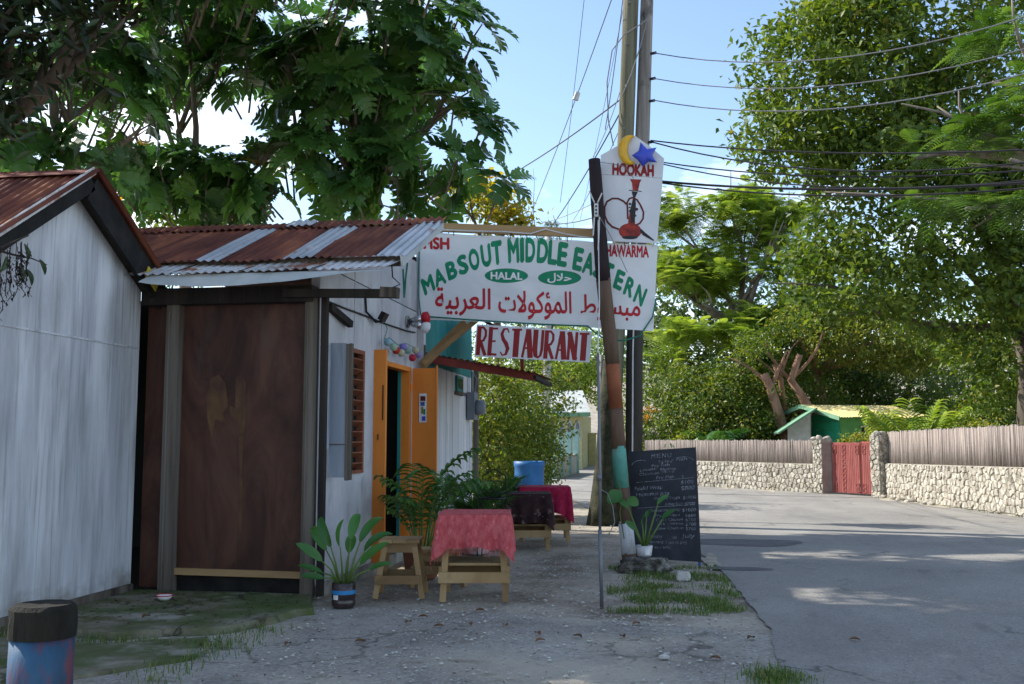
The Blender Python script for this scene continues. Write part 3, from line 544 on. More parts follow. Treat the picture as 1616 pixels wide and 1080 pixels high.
for k, yy in enumerate((8.12, 8.8, 9.4)):
    mb = B(); zz = E_Z + (R_Z - E_Z) * (yy - E_Y) / (R_Y - E_Y); mb.span((-4.5, yy - .03, zz - .115), (XE - .06, yy + .03, zz - .035)); mb.build('purlin', 'old_post', rest)
mb = B(); mb.bar((XE - .015, 8.0, 2.80), (XE - .015, 9.5, 3.43), .02, .09); mb.build('verge_board', 'zinc', rest)
mb = B(); mb.tube([(XE - .1, 8.0, 2.76), (XE - .12, 8.1, 2.68), (XE - .06, 8.12, 2.62), (XE - .14, 8.1, 2.58)], .006, 5); mb.build('wire_end', 'iron', rest)
# the long timber that carries the banner
mb = B(); mb.bar((XF, 11.06, 3.775), (-.78, 10.98, 3.60), .05, .10)
tag(mb.build('sign_beam', 'timber', loc=(XF, 11.06, 3.7)), 'long timber beam above the white banner, nailed to leaning post', 'beam')
# meter box, floodlight, spot lamps and lantern string on the street wall
mt = thing('electricity_meter', 'grey electricity meter box with round glass on white plank wall', 'meter', (XF, 14.45, 1.6))
mb = B(); mb.span((XF + .0, 14.30, 1.60), (XF + .11, 14.56, 2.0)); mb.build('meter_box', 'meter_grey', mt)
mb = B(); mb.tube([(XF + .11, 14.43, 1.78), (XF + .17, 14.43, 1.78), (XF + .24, 14.43, 1.78), (XF + .25, 14.43, 1.78)], [.11, .11, .095, .05], 14); mb.build('meter_glass', 'meter_grey', mt, smooth=True)
mb = B(); mb.tube([(XF + .05, 14.43, 2.0), (XF + .05, 14.43, 2.3)], .02, 6); mb.tube([(XF + .08, 14.50, 2.0), (XF + .1, 14.52, 2.2), (XF + .05, 14.4, 2.32)], .01, 5); mb.build('conduit', 'meter_grey', mt)
q = at_x(605, 500, XF + .12); fl = thing('floodlight', 'small black floodlight on a bent arm above the orange door', 'lamp', (XF, q.y, q.z))
mb = B(); mb.box(q, (.05, .13, .09), Matrix.Rotation(.5, 3, 'Y')); mb.build('lamp_head', 'iron', fl)
mb = B(); mb.tube([(XF + .005, q.y - .25, q.z + .24), (XF + .02, q.y - .25, q.z + .02), (XF + .06, q.y - .06, q.z - .06), q + Vector((0, 0, -.04))], .012, 6); mb.build('bracket', 'iron', fl)
tag(B().tube([at_x(a, b, XF + .012) for a, b in ((518, 476), (545, 487), (575, 498), (605, 510), (640, 522), (655, 525))], .009, 5).build('wall_cable', 'iron', loc=(XF, 9.5, 2.5)), 'thin black cable running along the white street wall', 'cable')
tw = thing('twin_spotlight', 'twin chrome spot lamp with red and clear bulbs beside the banner', 'lamp', at_x(641, 508, XF))
c = at_x(641, 508, XF)
mb = B(); mb.tube([c + Vector((0, 0, 0)), c + Vector((.03, 0, 0))], .07, 14); mb.build('wall_plate', 'chrome', tw)
for dz, m in ((.03, 'ink_red'), (-.05, 'sign_white')):
    e = c + Vector((.19, -.02, dz)); mb = B(); mb.tube([c + Vector((.03, 0, dz * .4)), c + Vector((.12, -.01, dz * .7)), e], [.015, .04, .05], 12); mb.build('lamp_holder', 'chrome', tw, smooth=True)
    mb = B(); mb.tube([e, e + Vector((.03, 0, dz * .3)), e + Vector((.075, 0, dz * .6)), e + Vector((.09, 0, dz * .7))], [.045, .068, .062, .02], 12); mb.build('bulb', m, tw, smooth=True)
ls = thing('lantern_string', 'string of coloured paper ball lanterns above the orange door', 'lights', at_x(610, 545, XF))
balls = [(612, 540, (.30, .50, .58)), (621, 548, (.38, .55, .42)), (625, 553, (.55, .04, .03)), (633, 557, (.55, .52, .36)), (636, 548, (.25, .20, .55)), (643, 553, (.30, .45, .42)), (656, 553, (.55, .53, .36)), (651, 565, (.55, .03, .06)), (660, 560, (.33, .26, .52))]
for i, (a, b, c3) in enumerate(balls):
    M['ball%d' % i] = mat('lantern_paper_%d' % i, [tuple(x * .85 for x in c3), c3], sc=9, r=.6, bump=.05, tr=.2)
    c = at_x(a, b, XF + .09); rr = .042; mb = B(); mb.lathe(c, [(rr * math.sin(math.pi * k / 8) + .001, -rr * math.cos(math.pi * k / 8)) for k in range(9)], 12); mb.build('lantern', 'ball%d' % i, ls, smooth=True)
mb = B(); mb.tube([at_x(a, b, XF + .06) for a, b in ((607, 508), (611, 520), (607, 535), (614, 533), (628, 545), (640, 542), (652, 548), (663, 552))], .004, 5); mb.build('lead', 'cord_green', ls)
tag(B().tube([at_y(a, b, 10.2) for a, b in ((636, 425), (638, 470), (640, 440), (643, 415))], .010, 5).build('green_cable', 'cord_green', loc=at_y(640, 440, 10.2)), 'loop of green cable hanging below the rusty roof edge', 'cable')
# ================================================================== lettering
_txt_cache = {}
def text2d(s):
    """flat outline letters: list of islands, each (verts, faces), in a box that starts at x=0"""
    if s in _txt_cache: return _txt_cache[s]
    c = bpy.data.curves.new('lettering_source', 'FONT'); c.body = s; c.size = 1; c.resolution_u = 4
    o = bpy.data.objects.new('lettering_source', c); COL.objects.link(o); bpy.context.view_layer.update()
    me = bpy.data.meshes.new_from_object(o.evaluated_get(bpy.context.evaluated_depsgraph_get()))
    V = [(v.co.x, v.co.y) for v in me.vertices]; F = [tuple(p.vertices) for p in me.polygons]
    par = list(range(len(V)))
    def find(a):
        while par[a] != a: par[a] = par[par[a]]; a = par[a]
        return a
    for f in F:
        for k in f[1:]: par[find(k)] = find(f[0])
    isl = {}
    for f in F: isl.setdefault(find(f[0]), []).append(f)
    xs = [p[0] for p in V]; ys = [p[1] for p in V]; x0 = min(xs); out = []
    for fs in isl.values():
        idx = sorted({k for f in fs for k in f}); mp_ = {k: i for i, k in enumerate(idx)}
        out.append(([(V[k][0] - x0, V[k][1]) for k in idx], [tuple(mp_[k] for k in f) for f in fs]))
    bpy.data.objects.remove(o); bpy.data.curves.remove(c); bpy.data.meshes.remove(me)
    _txt_cache[s] = (out, max(xs) - x0, min(ys), max(ys)); return _txt_cache[s]
def put_text(mb, s, fn, bold=0.0):
    """fn(x, y, depth) takes outline units (height about .7) to the sign's surface"""
    isl, w, y0, y1 = text2d(s); sh = [(0, 0)] if not bold else [(0, 0), (bold, 0), (-bold, 0), (0, bold), (0, -bold), (bold * .7, bold * .7), (-bold * .7, -bold * .7)]
    k = 0
    for dx, dy in sh:
        for vs, fs in isl:
            d = .0018 + .00013 * (k % 23); k += 1; mb.add([fn(x + dx, y + dy, d) for x, y in vs], fs)
def ribbon(mb, pts, w, fn, d=.002):
    """painted stroke of width w (number or list) through 2-D points"""
    k = len(pts); ws = w if isinstance(w, (list, tuple)) else [w] * k; vs = []
    for i in range(k):
        a = Vector(pts[max(i - 1, 0)]); b = Vector(pts[min(i + 1, k - 1)]); t = (b - a).normalized(); n = Vector((-t.y, t.x)) * ws[i] / 2; p = Vector(pts[i])
        vs += [fn(*(p + n), d), fn(*(p - n), d)]
    mb.add(vs, [(2 * i, 2 * i + 1, 2 * i + 3, 2 * i + 2) for i in range(k - 1)])
def disc(mb, cx, cy, rx, ry, fn, d=.0015, n=40):
    mb.add([fn(cx + rx * math.cos(2 * math.pi * i / n), cy + ry * math.sin(2 * math.pi * i / n), d) for i in range(n)], [tuple(range(n))])
def arc(cx, cy, rx, ry, a0, a1, n=16): return [(cx + rx * math.cos(math.radians(a0 + (a1 - a0) * i / n)), cy + ry * math.sin(math.radians(a0 + (a1 - a0) * i / n))) for i in range(n + 1)]

# ------------------------------------------------------------------ the big banner
BY = 11.0
def wrinkle(x, z):
    a = .055 * (.5 - abs(math.sin((x * .75 + z * 1.0) * 6.5 + 1.2 * noise.noise((x * 1.3, z * 1.6, 0)))) ** .6) * (.25 + .6 * abs(noise.noise((x * .9, z * .9, 4))))
    return a + .03 * noise.noise((x * 1.1, z * 1.2, 9)) + .012 * noise.noise((x * 4, z * 4, 3))
def on_banner(cx, cy, d=0.0):          # cx, cy: read off an enlarged view of the banner
    q = at_y(640 + cx / 3.848, 340 + cy / 3.848, BY); q.y = BY + wrinkle(q.x, q.z) - d; return q
ban = thing('banner', 'large white vinyl banner with green and red restaurant lettering and two green ovals', 'banner', at_y(850, 510, BY))
mb = B()
def bfn(u, v):
    l = Vector((92, 95)).lerp(Vector((84, 632)), v); r = Vector((1532, 178)).lerp(Vector((1505, 705)), v); q = l.lerp(r, u)
    sag = 10 * math.sin(math.pi * u) * (v - .5) * -1
    return on_banner(q.x, q.y + sag + 5 * abs(math.sin(u * 9.4)) * (1 - v))
mb.grid(bfn, 110, 50); sheet_o = mb.build('vinyl_sheet', 'vinyl', ban, smooth=True)
def flat_banner(cx, cy, d=0.0):
    q = at_y(640 + cx / 3.848, 340 + cy / 3.848, BY); q.y = BY - d; return q
def dense_keep(o, step=.05):
    bm = bmesh.new(); bm.from_mesh(o.data)
    for ax in (0, 2):
        lo = min(v.co[ax] for v in bm.verts); hi = max(v.co[ax] for v in bm.verts); c = lo + step
        while c < hi:
            n = [0, 0, 0]; n[ax] = 1; p_ = [0, 0, 0]; p_[ax] = c
            bmesh.ops.bisect_plane(bm, geom=bm.verts[:] + bm.edges[:] + bm.faces[:], plane_co=p_, plane_no=n); c += step
    off = world_loc(o.parent)
    for v in bm.verts:
        w = v.co + off; v.co.y += wrinkle(w.x, w.z) - .0012
    bm.to_mesh(o.data); bm.free()
# arched green words, letter by letter
base_x = [100, 120, 185, 288, 360, 430, 500, 565, 650, 720, 800, 880, 960, 1030, 1100, 1160, 1215, 1290, 1350, 1410, 1440]
base_y = [500, 488, 440, 382, 350, 325, 304, 293, 282, 279, 282, 291, 306, 326, 350, 374, 402, 448, 492, 536, 562]
pf = np.poly1d(np.polyfit(base_x, base_y, 4)); dpf = pf.deriv()
mb = B()
for ch, cx, w, h in zip('MABSOUTMIDDLEEASTERN', (150, 218, 290, 357, 425, 497, 561, 658, 709, 758, 830, 890, 948, 1040, 1102, 1162, 1216, 1284, 1346, 1408), (68, 64, 54, 52, 58, 54, 58, 60, 13, 52, 58, 46, 50, 48, 60, 50, 54, 46, 52, 58), (96, 98, 102, 108, 118, 124, 130, 134, 134, 134, 134, 132, 130, 126, 122, 118, 116, 112, 110, 112)):
    isl, tw, y0, y1 = text2d(ch); a = math.atan(float(dpf(cx))) * .85; by = float(pf(cx)); sx = w / tw; sy = h / (y1 - y0)
    def fn(x, y, d, cx=cx, by=by, a=a, sx=sx, sy=sy, tw=tw, y0=y0):
        u = (x - tw / 2) * sx; v = (y - y0) * sy
        return flat_banner(cx + u * math.cos(a) + v * math.sin(a) * .55, by + u * math.sin(a) - v * (math.cos(a) * .9 + .1), d)
    put_text(mb, ch, fn, bold=.048)
dense_keep(mb.build('green_lettering', 'ink_green', ban))
def line_fn(s, x0, x1, yb, h, tilt=0.0, f=flat_banner):
    isl, w, y0, y1 = text2d(s); sx = (x1 - x0) / w; sy = h / (y1 - y0)
    return lambda x, y, d: f(x0 + x * sx, yb - (y - y0) * sy + tilt * x * sx, d)
mb = B(); put_text(mb, 'FISH', line_fn('FISH', 112, 264, 202, 66, .03), .045); dense_keep(mb.build('red_lettering', 'ink_red', ban)); mb = B(); put_text(mb, 'SHAWARMA', line_fn('SHAWARMA', 1192, 1476, 246, 68, .04), .04)
dense_keep(mb.build('red_lettering', 'ink_red', ban))
def forms(*a): return ''.join(chr(x) for x in a)[::-1]
w1 = forms(0xFEE3, 0xFE92, 0xFEB4, 0xFEEE, 0xFEC1); w2 = forms(0xFE8D, 0xFEDF, 0xFEE4, 0xFE86, 0xFEDB, 0xFEEE, 0xFEFB, 0xFE95); w3 = forms(0xFE8D, 0xFEDF, 0xFECC, 0xFEAE, 0xFE91, 0xFEF4, 0xFE94)
mb = B(); put_text(mb, w3, line_fn(w3, 182, 515, 606, 166, .015), .02); put_text(mb, w2, line_fn(w2, 566, 1006, 626, 168, .02), .02); put_text(mb, w1, line_fn(w1, 1066, 1424, 632, 150, .05), .02)
dense_keep(mb.build('arabic_lettering', 'ink_red', ban))
ov = B(); disc(ov, 612, 367, 131, 44, flat_banner, .0012); disc(ov, 935, 380, 131, 45, flat_banner, .0012); ov = ov.build('green_oval', 'ink_green', ban); dense_keep(ov)
hl = forms(0xFEA3, 0xFEFC, 0xFEDD)
def raised(cx, cy, d=0): return flat_banner(cx, cy, d + .004)
mb = B(); put_text(mb, 'HALAL', line_fn('HALAL', 520, 708, 388, 42, .02, raised), .035); put_text(mb, hl, line_fn(hl, 864, 1006, 410, 58, .02, raised), .025); wl = mb.build('white_lettering', 'ink_white', ban); dense_keep(wl)
for i, u in enumerate(np.linspace(.02, .98, 9)):
    q = bfn(u, 0) + Vector((0, -.006, -.02)); mb = B(); mb.tube([q, q + Vector((0, .0, .04)), q + Vector((.02, .05, .1))], .005, 5); mb.build('tie', 'iron' if i % 2 else 'cord_white', ban)
tag(B().tube([bfn(u, 1) + Vector((0, -.02, .035 - .03 * math.sin(math.pi * u))) for u in np.linspace(0, .72, 18)] + [at_y(a, b, BY - .03) for a, b in ((938, 524), (955, 536), (985, 538), (1010, 530), (1030, 500), (1036, 470))], .009, 6).build('green_hose', 'cord_green', loc=at_y(850, 505, BY)), 'green cable strung along the bottom edge of the big banner', 'cable')
tag(B().tube([at_y(a, b, BY - .03) for a, b in ((662, 380), (661, 420), (660, 460), (664, 498))], .008, 6).build('green_hose', 'cord_green', loc=at_y(661, 440, BY)), 'green cable hanging down the building end of the big banner', 'cable')
tag(B().tube([at_y(640 + a / 3.848, 340 + b / 3.848, BY - .035) for a, b in ((230, 88), (420, 96), (600, 100), (760, 112), (850, 84), (960, 112), (1060, 128), (1140, 135))], .008, 5).build('grey_cable', 'cord_white', loc=at_y(850, 365, BY)), 'slack pale cable lying along the timber sign beam', 'cable')
# ------------------------------------------------------------------ hand-painted board
RYB = 10.94
def on_rest(u, v, d=0.0):
    tl, tr_, bl, br = Vector((432, 662)), Vector((1132, 705)), Vector((418, 857)), Vector((1118, 894)); q = tl.lerp(tr_, u).lerp(bl.lerp(br, u), 1 - v)
    p_ = at_y(640 + q.x / 3.848, 340 + q.y / 3.848, RYB); p_.y = RYB - d; return p_
rb = thing('restaurant_board', 'white board hand painted RESTAURANT in dark red, hanging under the banner', 'sign', on_rest(.5, 0))
mb = B(); mb.add([on_rest(*q, 0) for q in ((0, 0), (1, 0), (1, 1), (0, 1))] + [on_rest(*q, -.012) for q in ((0, 0), (1, 0), (1, 1), (0, 1))], [(0, 1, 2, 3), (7, 6, 5, 4), (0, 4, 5, 1), (1, 5, 6, 2), (2, 6, 7, 3), (3, 7, 4, 0)]); mb.build('board', 'sign_white', rb)
LET = {'R': [([(0.12, 0), (.12, 1)], .2), ([(.1, .95), (.5, .97), (.78, .86), (.8, .68), (.6, .52), (.2, .48)], .12), ([(.3, .5), (.6, .22), (.86, .0)], .16)],
       'E': [([(.14, 0), (.14, 1)], .2), ([(.14, .94), (.86, .96)], .10), ([(.14, .5), (.7, .52)], .09), ([(.14, .06), (.88, .05)], .11)],
       'S': [([(.86, .84), (.66, .97), (.32, .95), (.14, .78), (.3, .6), (.62, .46), (.82, .28), (.66, .08), (.32, .04), (.08, .16)], [.06, .09, .12, .15, .18, .2, .18, .12, .09, .06])],
       'T': [([(.0, .95), (1, .97)], .11), ([(.5, .95), (.5, 0)], .28)],
       'A': [([(.06, 0), (.44, 1)], .12), ([(.52, 1), (.88, 0)], .26), ([(.2, .34), (.72, .33)], .09)],
       'U': [([(.15, 1), (.15, .3), (.26, .08), (.5, .03), (.74, .1), (.85, .32), (.85, 1)], [.24, .24, .2, .12, .12, .14, .14])],
       'N': [([(.14, 0), (.14, 1)], .14), ([(.12, .98), (.86, .02)], .24), ([(.87, 0), (.87, 1)], .14)]}
mb = B()
for i, ch in enumerate('RESTAURANT'):
    x0 = .018 + i * .0975
    for k, (pts, w) in enumerate(LET[ch]):
        f = lambda x, y, d, x0=x0: on_rest(x0 + x / 1.0, y, d)
        sc_ = lambda w_: w_ * .085
        P2 = [(x * .085 + .0, .045 + y * .90) for x, y in pts]
        # ribbon in board space (u is 3.4 times longer than v)
        asp = 3.45; pp = [(a * asp, b) for a, b in P2]; ww = [q * .18 * asp for q in w] if isinstance(w, list) else w * .18 * asp
        ribbon(mb, pp, ww, lambda X, Y, d, x0=x0: on_rest(x0 + X / asp, Y, d), .0015 + .0004 * k + .0001 * i)
mb.build('lettering', 'ink_dark_red', rb)
for u in (.05, .5, .95):
    mb = B(); mb.tube([on_rest(u, .97, .004), on_rest(u, 1.08, -.03)], .003, 4); mb.build('hanging_wire', 'wire_grey', rb)
# ------------------------------------------------------------------ the sign with the water pipe
HY = 10.93
def on_hk(cx, cy, d=0.0):
    q = at_y(920 + cx / 5.4, 200 + cy / 5.4, HY); q.y = HY - d; return q
hk = thing('hookah_sign', 'tall white house-shaped sign board with HOOKAH lettering and a red water pipe', 'sign', on_hk(400, 1000))
out = [(150, 245), (300, 160), (440, 76), (560, 160), (692, 272), (632, 995), (200, 975), (168, 700)]
mb = B(); mb.prism([on_hk(*q) for q in out][::-1], (0, .012, 0)); mb.build('board', 'sign_white', hk)
mb = B(); ribbon(mb, [(152, 408), (420, 420), (676, 440)], 2.5, on_hk, .0012); mb.build('board_seam', 'wire_grey', hk)
mb = B(); put_text(mb, 'HOOKAH', line_fn('HOOKAH', 254, 600, 408, 92, .045, on_hk), .06); mb.build('lettering', 'ink_dark_red', hk)
pipe = B()
pipe.add([on_hk(*q, .0022) for q in ((400, 448), (500, 452), (484, 480), (470, 545), (424, 540), (418, 482))], [(0, 1, 2, 3, 4, 5)]); pipe.build('bowl_print', 'ink_glass', hk); pipe = B()
pipe.add([on_hk(*q, .0022) for q in ((402, 700), (440, 700), (446, 860), (378, 860))], [(0, 1, 2, 3)])
disc(pipe, 402, 892, 96, 68, on_hk, .0026); pipe.build('glass_print', 'ink_glass', hk)
stem = B(); ribbon(stem, [(390, 543), (445, 546), (500, 554)], 7, on_hk, .003); stem.add([on_hk(*q, .0034) for q in ((414, 552), (468, 556), (446, 604), (428, 602))], [(0, 1, 2, 3)])
ribbon(stem, [(437, 600), (434, 650), (428, 700), (424, 770), (420, 820)], [16, 34, 46, 40, 26], on_hk, .0031)
for a, b, r_ in ((400, 660, 12), (455, 705, 16), (405, 720, 14), (444, 760, 12), (398, 690, 8)): disc(stem, a, b, r_, r_ * .8, on_hk, .0036, 14)
ribbon(stem, [(488, 880), (520, 915), (560, 942), (604, 972)], [22, 30, 22, 10], on_hk, .004); disc(stem, 400, 945, 66, 16, on_hk, .0029, 24); stem.build('stem_print', 'ink_black', hk)
hose = B(); ribbon(hose, [(372, 664), (345, 636), (300, 614), (250, 614), (205, 640), (184, 690), (186, 760), (210, 815), (250, 855), (308, 876)], 16, on_hk, .0042)
ribbon(hose, [(382, 790), (380, 700), (376, 650), (396, 614), (424, 606), (460, 624), (490, 670), (516, 730), (512, 786), (484, 826), (446, 842)], 15, on_hk, .0046); hose.build('hose_print', 'ink_hose', hk)
# inflatable crescent and star above the sign
def on_cs(cx, cy, y): return at_y(920 + cx / 5.4, 200 + cy / 5.4, y)
mid = []; o_pts = []; i_pts = []
for i in range(21):
    t = i / 20; a = math.radians(62 + 236 * t); po = Vector((398 + 98 * math.cos(a), 200 - 128 * math.sin(a))); pi_ = Vector((436 + 52 * math.cos(a), 196 - 102 * math.sin(a)))
    if t < .12 or t > .88: k_ = min(t, 1 - t) / .12; pi_ = po.lerp(pi_, .25 + .75 * k_)
    o_pts.append(po); i_pts.append(pi_)
mb = B(); vs = []; fs = []; n = 8
for k in range(21):
    for j in range(n):
        q = 2 * math.pi * j / n; u = .5 + .5 * math.cos(q); w_ = (o_pts[k] - i_pts[k]).length / 5.4 / 143; p_ = i_pts[k].lerp(o_pts[k], u); v_ = on_cs(p_.x, p_.y, HY - .05); v_.y += math.sin(q) * w_ * .42; vs.append(v_)
for k in range(20):
    for j in range(n): fs.append((k * n + j, k * n + (j + 1) % n, (k + 1) * n + (j + 1) % n, (k + 1) * n + j))
fs += [tuple(range(n)), tuple(20 * n + j for j in range(n))[::-1]]
mb.add(vs, fs); tag(mb.build('crescent_ornament', 'crescent', loc=on_cs(400, 320, HY - .05), smooth=True), 'yellow crescent moon ornament on top of the sign board', 'ornament')
mb = B(); sc_ = Vector((532, 246)); vs = [on_cs(sc_.x, sc_.y, HY - .15), on_cs(sc_.x, sc_.y, HY - .04)]; ring = []
tips = [(490, 132), (628, 178), (630, 306), (508, 342), (416, 246)]; inn = [(546, 190), (590, 246), (556, 300), (468, 286), (474, 206)]
for i in range(5):
    a, b = Vector(tips[i]), Vector(inn[i]); pv = Vector(inn[i - 1])
    ring += [pv.lerp(a, .6), pv.lerp(a, .93), a + (a - sc_) * .01, b.lerp(a, .93), b.lerp(a, .6), b]
for z_ in (0, 1, 2):
    for p_ in ring:
        if z_ == 1: vs.append(on_cs(p_.x, p_.y, HY - .095))
        else:
            p2 = sc_.lerp(p_, .80); w_ = .032 * (1.15 - (p_ - sc_).length / 150); vs.append(on_cs(p2.x, p2.y, HY - .095 + (w_ + .012) * (-1 if z_ == 0 else 1)))
n = len(ring)
def rg(z_, i): return 2 + z_ * n + i % n
fs = []
for i in range(n): fs += [(0, rg(0, i + 1), rg(0, i)), (rg(0, i), rg(0, i + 1), rg(1, i + 1), rg(1, i)), (rg(1, i), rg(1, i + 1), rg(2, i + 1), rg(2, i)), (1, rg(2, i), rg(2, i + 1))]
mb.add(vs, fs); tag(mb.build('star_ornament', 'star', loc=on_cs(532, 340, HY - .1), smooth=True), 'blue five pointed star ornament beside the yellow crescent', 'ornament')
# ------------------------------------------------------------------ leaning post, pipe, cords
lp = thing('leaning_post', 'leaning timber post painted in bands of black, brown, rust, teal and white', 'post', on_ground(992, 892))
bx, by_ = on_ground(992, 890).x, 10.78
axis_pts = [(994, 893), (986, 815), (979, 740), (973, 660), (968, 585), (962, 530), (952, 440), (944, 340), (938, 252)]
def post_at(py):
    xs = np.interp(-py, [-a[1] for a in axis_pts], [a[0] for a in axis_pts]); return at_y(float(xs), py, 10.8 - .02 * (890 - py) / 640)
def post_seg(py0, py1, m, r0, r1):
    n_ = max(3, int(abs(py0 - py1) / 25)); mb = B(); ys = np.linspace(py0, py1, n_); mb.tube([post_at(y) for y in ys], list(np.linspace(r0, r1, n_)), 12, wob=.06); return mb.build('painted_band', m, lp, smooth=True)
M['band_white'] = mat('band_white', [(.55, .57, .60), (.68, .69, .72)], sc=5, bump=.2, r=.8, layers=[('noise', (.25, .2, .15), 6, (1, 1, .3), .6, .7, .7)])
M['band_teal'] = mat('band_teal', [(.06, .22, .17), (.12, .33, .26)], sc=5, bump=.2, r=.8, layers=[('noise', (.20, .12, .07), 6, (1, 1, .3), .54, .64, .8)])
M['band_rust'] = mat('band_rust', [(.20, .065, .03), (.30, .10, .045)], sc=5, bump=.2, r=.8, layers=[('noise', (.1, .06, .04), 6, (1, 1, .3), .56, .68, .7)])
M['band_brown'] = mat('band_brown', [(.085, .055, .038), (.16, .10, .065)], sc=6, st=(1, 1, .2), bump=.4, r=.85)
M['band_black'] = mat('band_black', [(.010, .006, .008), (.024, .014, .016)], sc=5, st=(1, 1, .2), bump=.2, r=.75)
post_seg(900, 872, 'band_brown', .078, .078); post_seg(874, 822, 'band_white', .080, .080); post_seg(826, 768, 'band_brown', .080, .078); post_seg(770, 704, 'band_teal', .079, .077); post_seg(708, 640, 'band_brown', .077, .077); post_seg(645, 572, 'band_rust', .079, .076); post_seg(575, 440, 'band_brown', .077, .080); post_seg(445, 252, 'band_black', .082, .066)
mb = B(); mb.tube([gp(-.56, 7.98, -.05), gp(-.57, 7.97, .6)], .015, 8); mb.tube([gp(-.57, 7.97, .58), gp(-.565, 7.98, 1.0), gp(-.575, 7.98, 2.0)], .011, 8); mb.tube([gp(-.57, 7.97, .98), gp(-.57, 7.97, 1.03)], .019, 8); tag(mb.build('conduit_pipe', 'steel', loc=gp(-.56, 7.98), smooth=True), 'thin grey metal conduit standing in the dirt in front of leaning post', 'pipe')
def cord(pts, r, m, label, name='cord', cat='cord', group=None): return tag(B().tube(pts, r, 5).build(name, m, loc=pts[0]), label, cat, group)
cord([Vector((-.575, 7.98, 2.0)), at_y(946, 480, 9.5), at_y(944, 348, 10.68)], .006, 'cord_white', 'white cord from the metal conduit up to connector on leaning post')
cb = B(); cb.box(at_y(941, 332, 10.66), (.045, .03, .145)); cbo = thing('cord_connector', 'white plastic cord connector strapped to black end of leaning post', 'connector', at_y(941, 340, 10.66)); cb.build('body', 'cord_white', cbo)
for a, b in (((930, 302), (938, 320)), ((950, 305), (943, 320)), ((938, 343), (936, 372)), ((946, 343), (944, 395))):
    mb = B(); mb.tube([at_y(*a, 10.66), at_y(*b, 10.655)], .008, 5); mb.build('strap', 'cord_white', cbo)
for z in (-.04, 0, .04): mb = B(); mb.box(at_y(941, 332, 10.66) + Vector((0, -.017, z)), (.02, .006, .02)); mb.build('socket', 'ink_black', cbo)
cord([at_y(947, 256, 10.84), at_y(985, 262, 10.86), at_y(1000, 282, 10.86)], .004, 'wire_grey', 'thin wire tying the sign board to leaning post')
cord([at_y(945, 340, 10.7), at_y(965, 375, 10.75), at_y(990, 430, 10.9)], .004, 'wire_grey', 'thin wire crossing in front of word on the banner')
def loop_cable(m, dx, lab): cord([at_y(947 + dx, 772, 10.3), at_y(958 + dx, 778, 10.4), at_y(967 + dx, 800, 10.45), at_y(970 + dx, 825, 10.4), at_y(962 + dx, 842, 10.3), at_y(950 + dx, 846, 10.2)], .005, m, lab)
loop_cable('wire_grey', 0, 'pale cable looping low between conduit and leaning post')
# ------------------------------------------------------------------ menu board
BL, BR = gp(-.43, 10.93, .045), gp(.285, 10.78, .03)
TL = at_y(992, 713, BL.y + .16); TR = at_y(1098, 706, BR.y + .16)
def on_menu(u, v, d=0.0):
    p_ = BL.lerp(BR, u).lerp(TL.lerp(TR, u), v); n_ = (BR - BL).cross(TL - BL).normalized(); return p_ + n_ * d
me_ = thing('menu_board', 'tall black chalkboard menu standing at the road edge, chalk writing on it', 'menu board', gp(-.05, 10.9))
qd = [(0, 0), (1, 0), (1, 1), (0, 1)]
mb = B(); mb.add([on_menu(*q, 0) for q in qd] + [on_menu(*q, -.014) for q in qd], [(0, 1, 2, 3), (7, 6, 5, 4), (0, 4, 5, 1), (1, 5, 6, 2), (2, 6, 7, 3), (3, 7, 4, 0)]); mb.build('slate', 'slate', me_)
for u in (.03, .965):
    mb = B(); mb.bar(on_menu(u, .12, -.03), on_menu(u, -.045, -.03), .03, .025); mb.build('foot', 'blue_paint', me_)
    a = on_menu(u, .86, -.03); b = gp(a.x + .04, a.y + .34, 0.0); mb = B(); mb.bar(a, b, .03, .02); mb.build('rear_leg', 'timber', me_)
ch = B()
def chalk(s, x0, x1, y, h, tilt=0.0, jit=.004):
    isl, w, y0, y1 = text2d(s); sd = random.random() * 50
    def fn(x, yy, d):
        u = x0 + (x1 - x0) * x / w; v = 1 - (y - (yy) * h / .72) + tilt * (u - x0)
        return on_menu(u + jit * noise.noise((u * 30, v * 30, sd)) + (v - 1 + y) * .12, v + jit * noise.noise((u * 22, v * 30, sd + 9)), d)
    put_text(ch, s, fn)
for i, (ltr, u) in enumerate(zip('MENU', (.34, .42, .50, .58))): chalk(ltr, u, u + .055, .075 + .02 * abs(u - .46), .04)
lines = [('Spicy Fish', .44, .86, .125, .028), ('Fry Fish', .34, .60, .165, .030), ('Lobster', .16, .40, .195, .026), ('Shrimp', .46, .70, .200, .026), ('Chicken Plate', .14, .66, .235, .024), ('Fry Fish', .40, .66, .275, .030), ('$', .78, .805, .272, .03),
         ('$100', .76, .94, .325, .034), ('Falafel Wrap', .07, .48, .375, .036), ('$800', .76, .95, .378, .036), ('Hummus pita', .09, .58, .43, .036), ('Ground Veggie', .36, .74, .465, .028), ('$1000', .78, .97, .458, .028), ('Kidney Beans', .52, .78, .515, .028), ('$800', .80, .95, .512, .026),
         ('Shawarma Wrap', .28, .73, .575, .030), ('$1080', .76, .96, .570, .030), ('Fry Chicken', .36, .72, .620, .026), ('$850', .80, .95, .617, .026), ('Curry Chicken', .37, .76, .660, .026), ('$750', .80, .95, .655, .026), ('Jerk Chicken', .38, .76, .695, .026), ('$700', .80, .95, .692, .026), ('Stew Chicken', .37, .76, .735, .026), ('$700', .80, .94, .732, .026),
         ('Monday', .24, .45, .815, .036), ('to', .60, .66, .81, .03), ('July', .74, .92, .80, .036), ('opening', .24, .46, .86, .028), ('1 pm (6 pm)', .50, .80, .86, .03), ('everyday', .33, .58, .905, .026)]
for L_ in lines: chalk(*L_, tilt=.035)
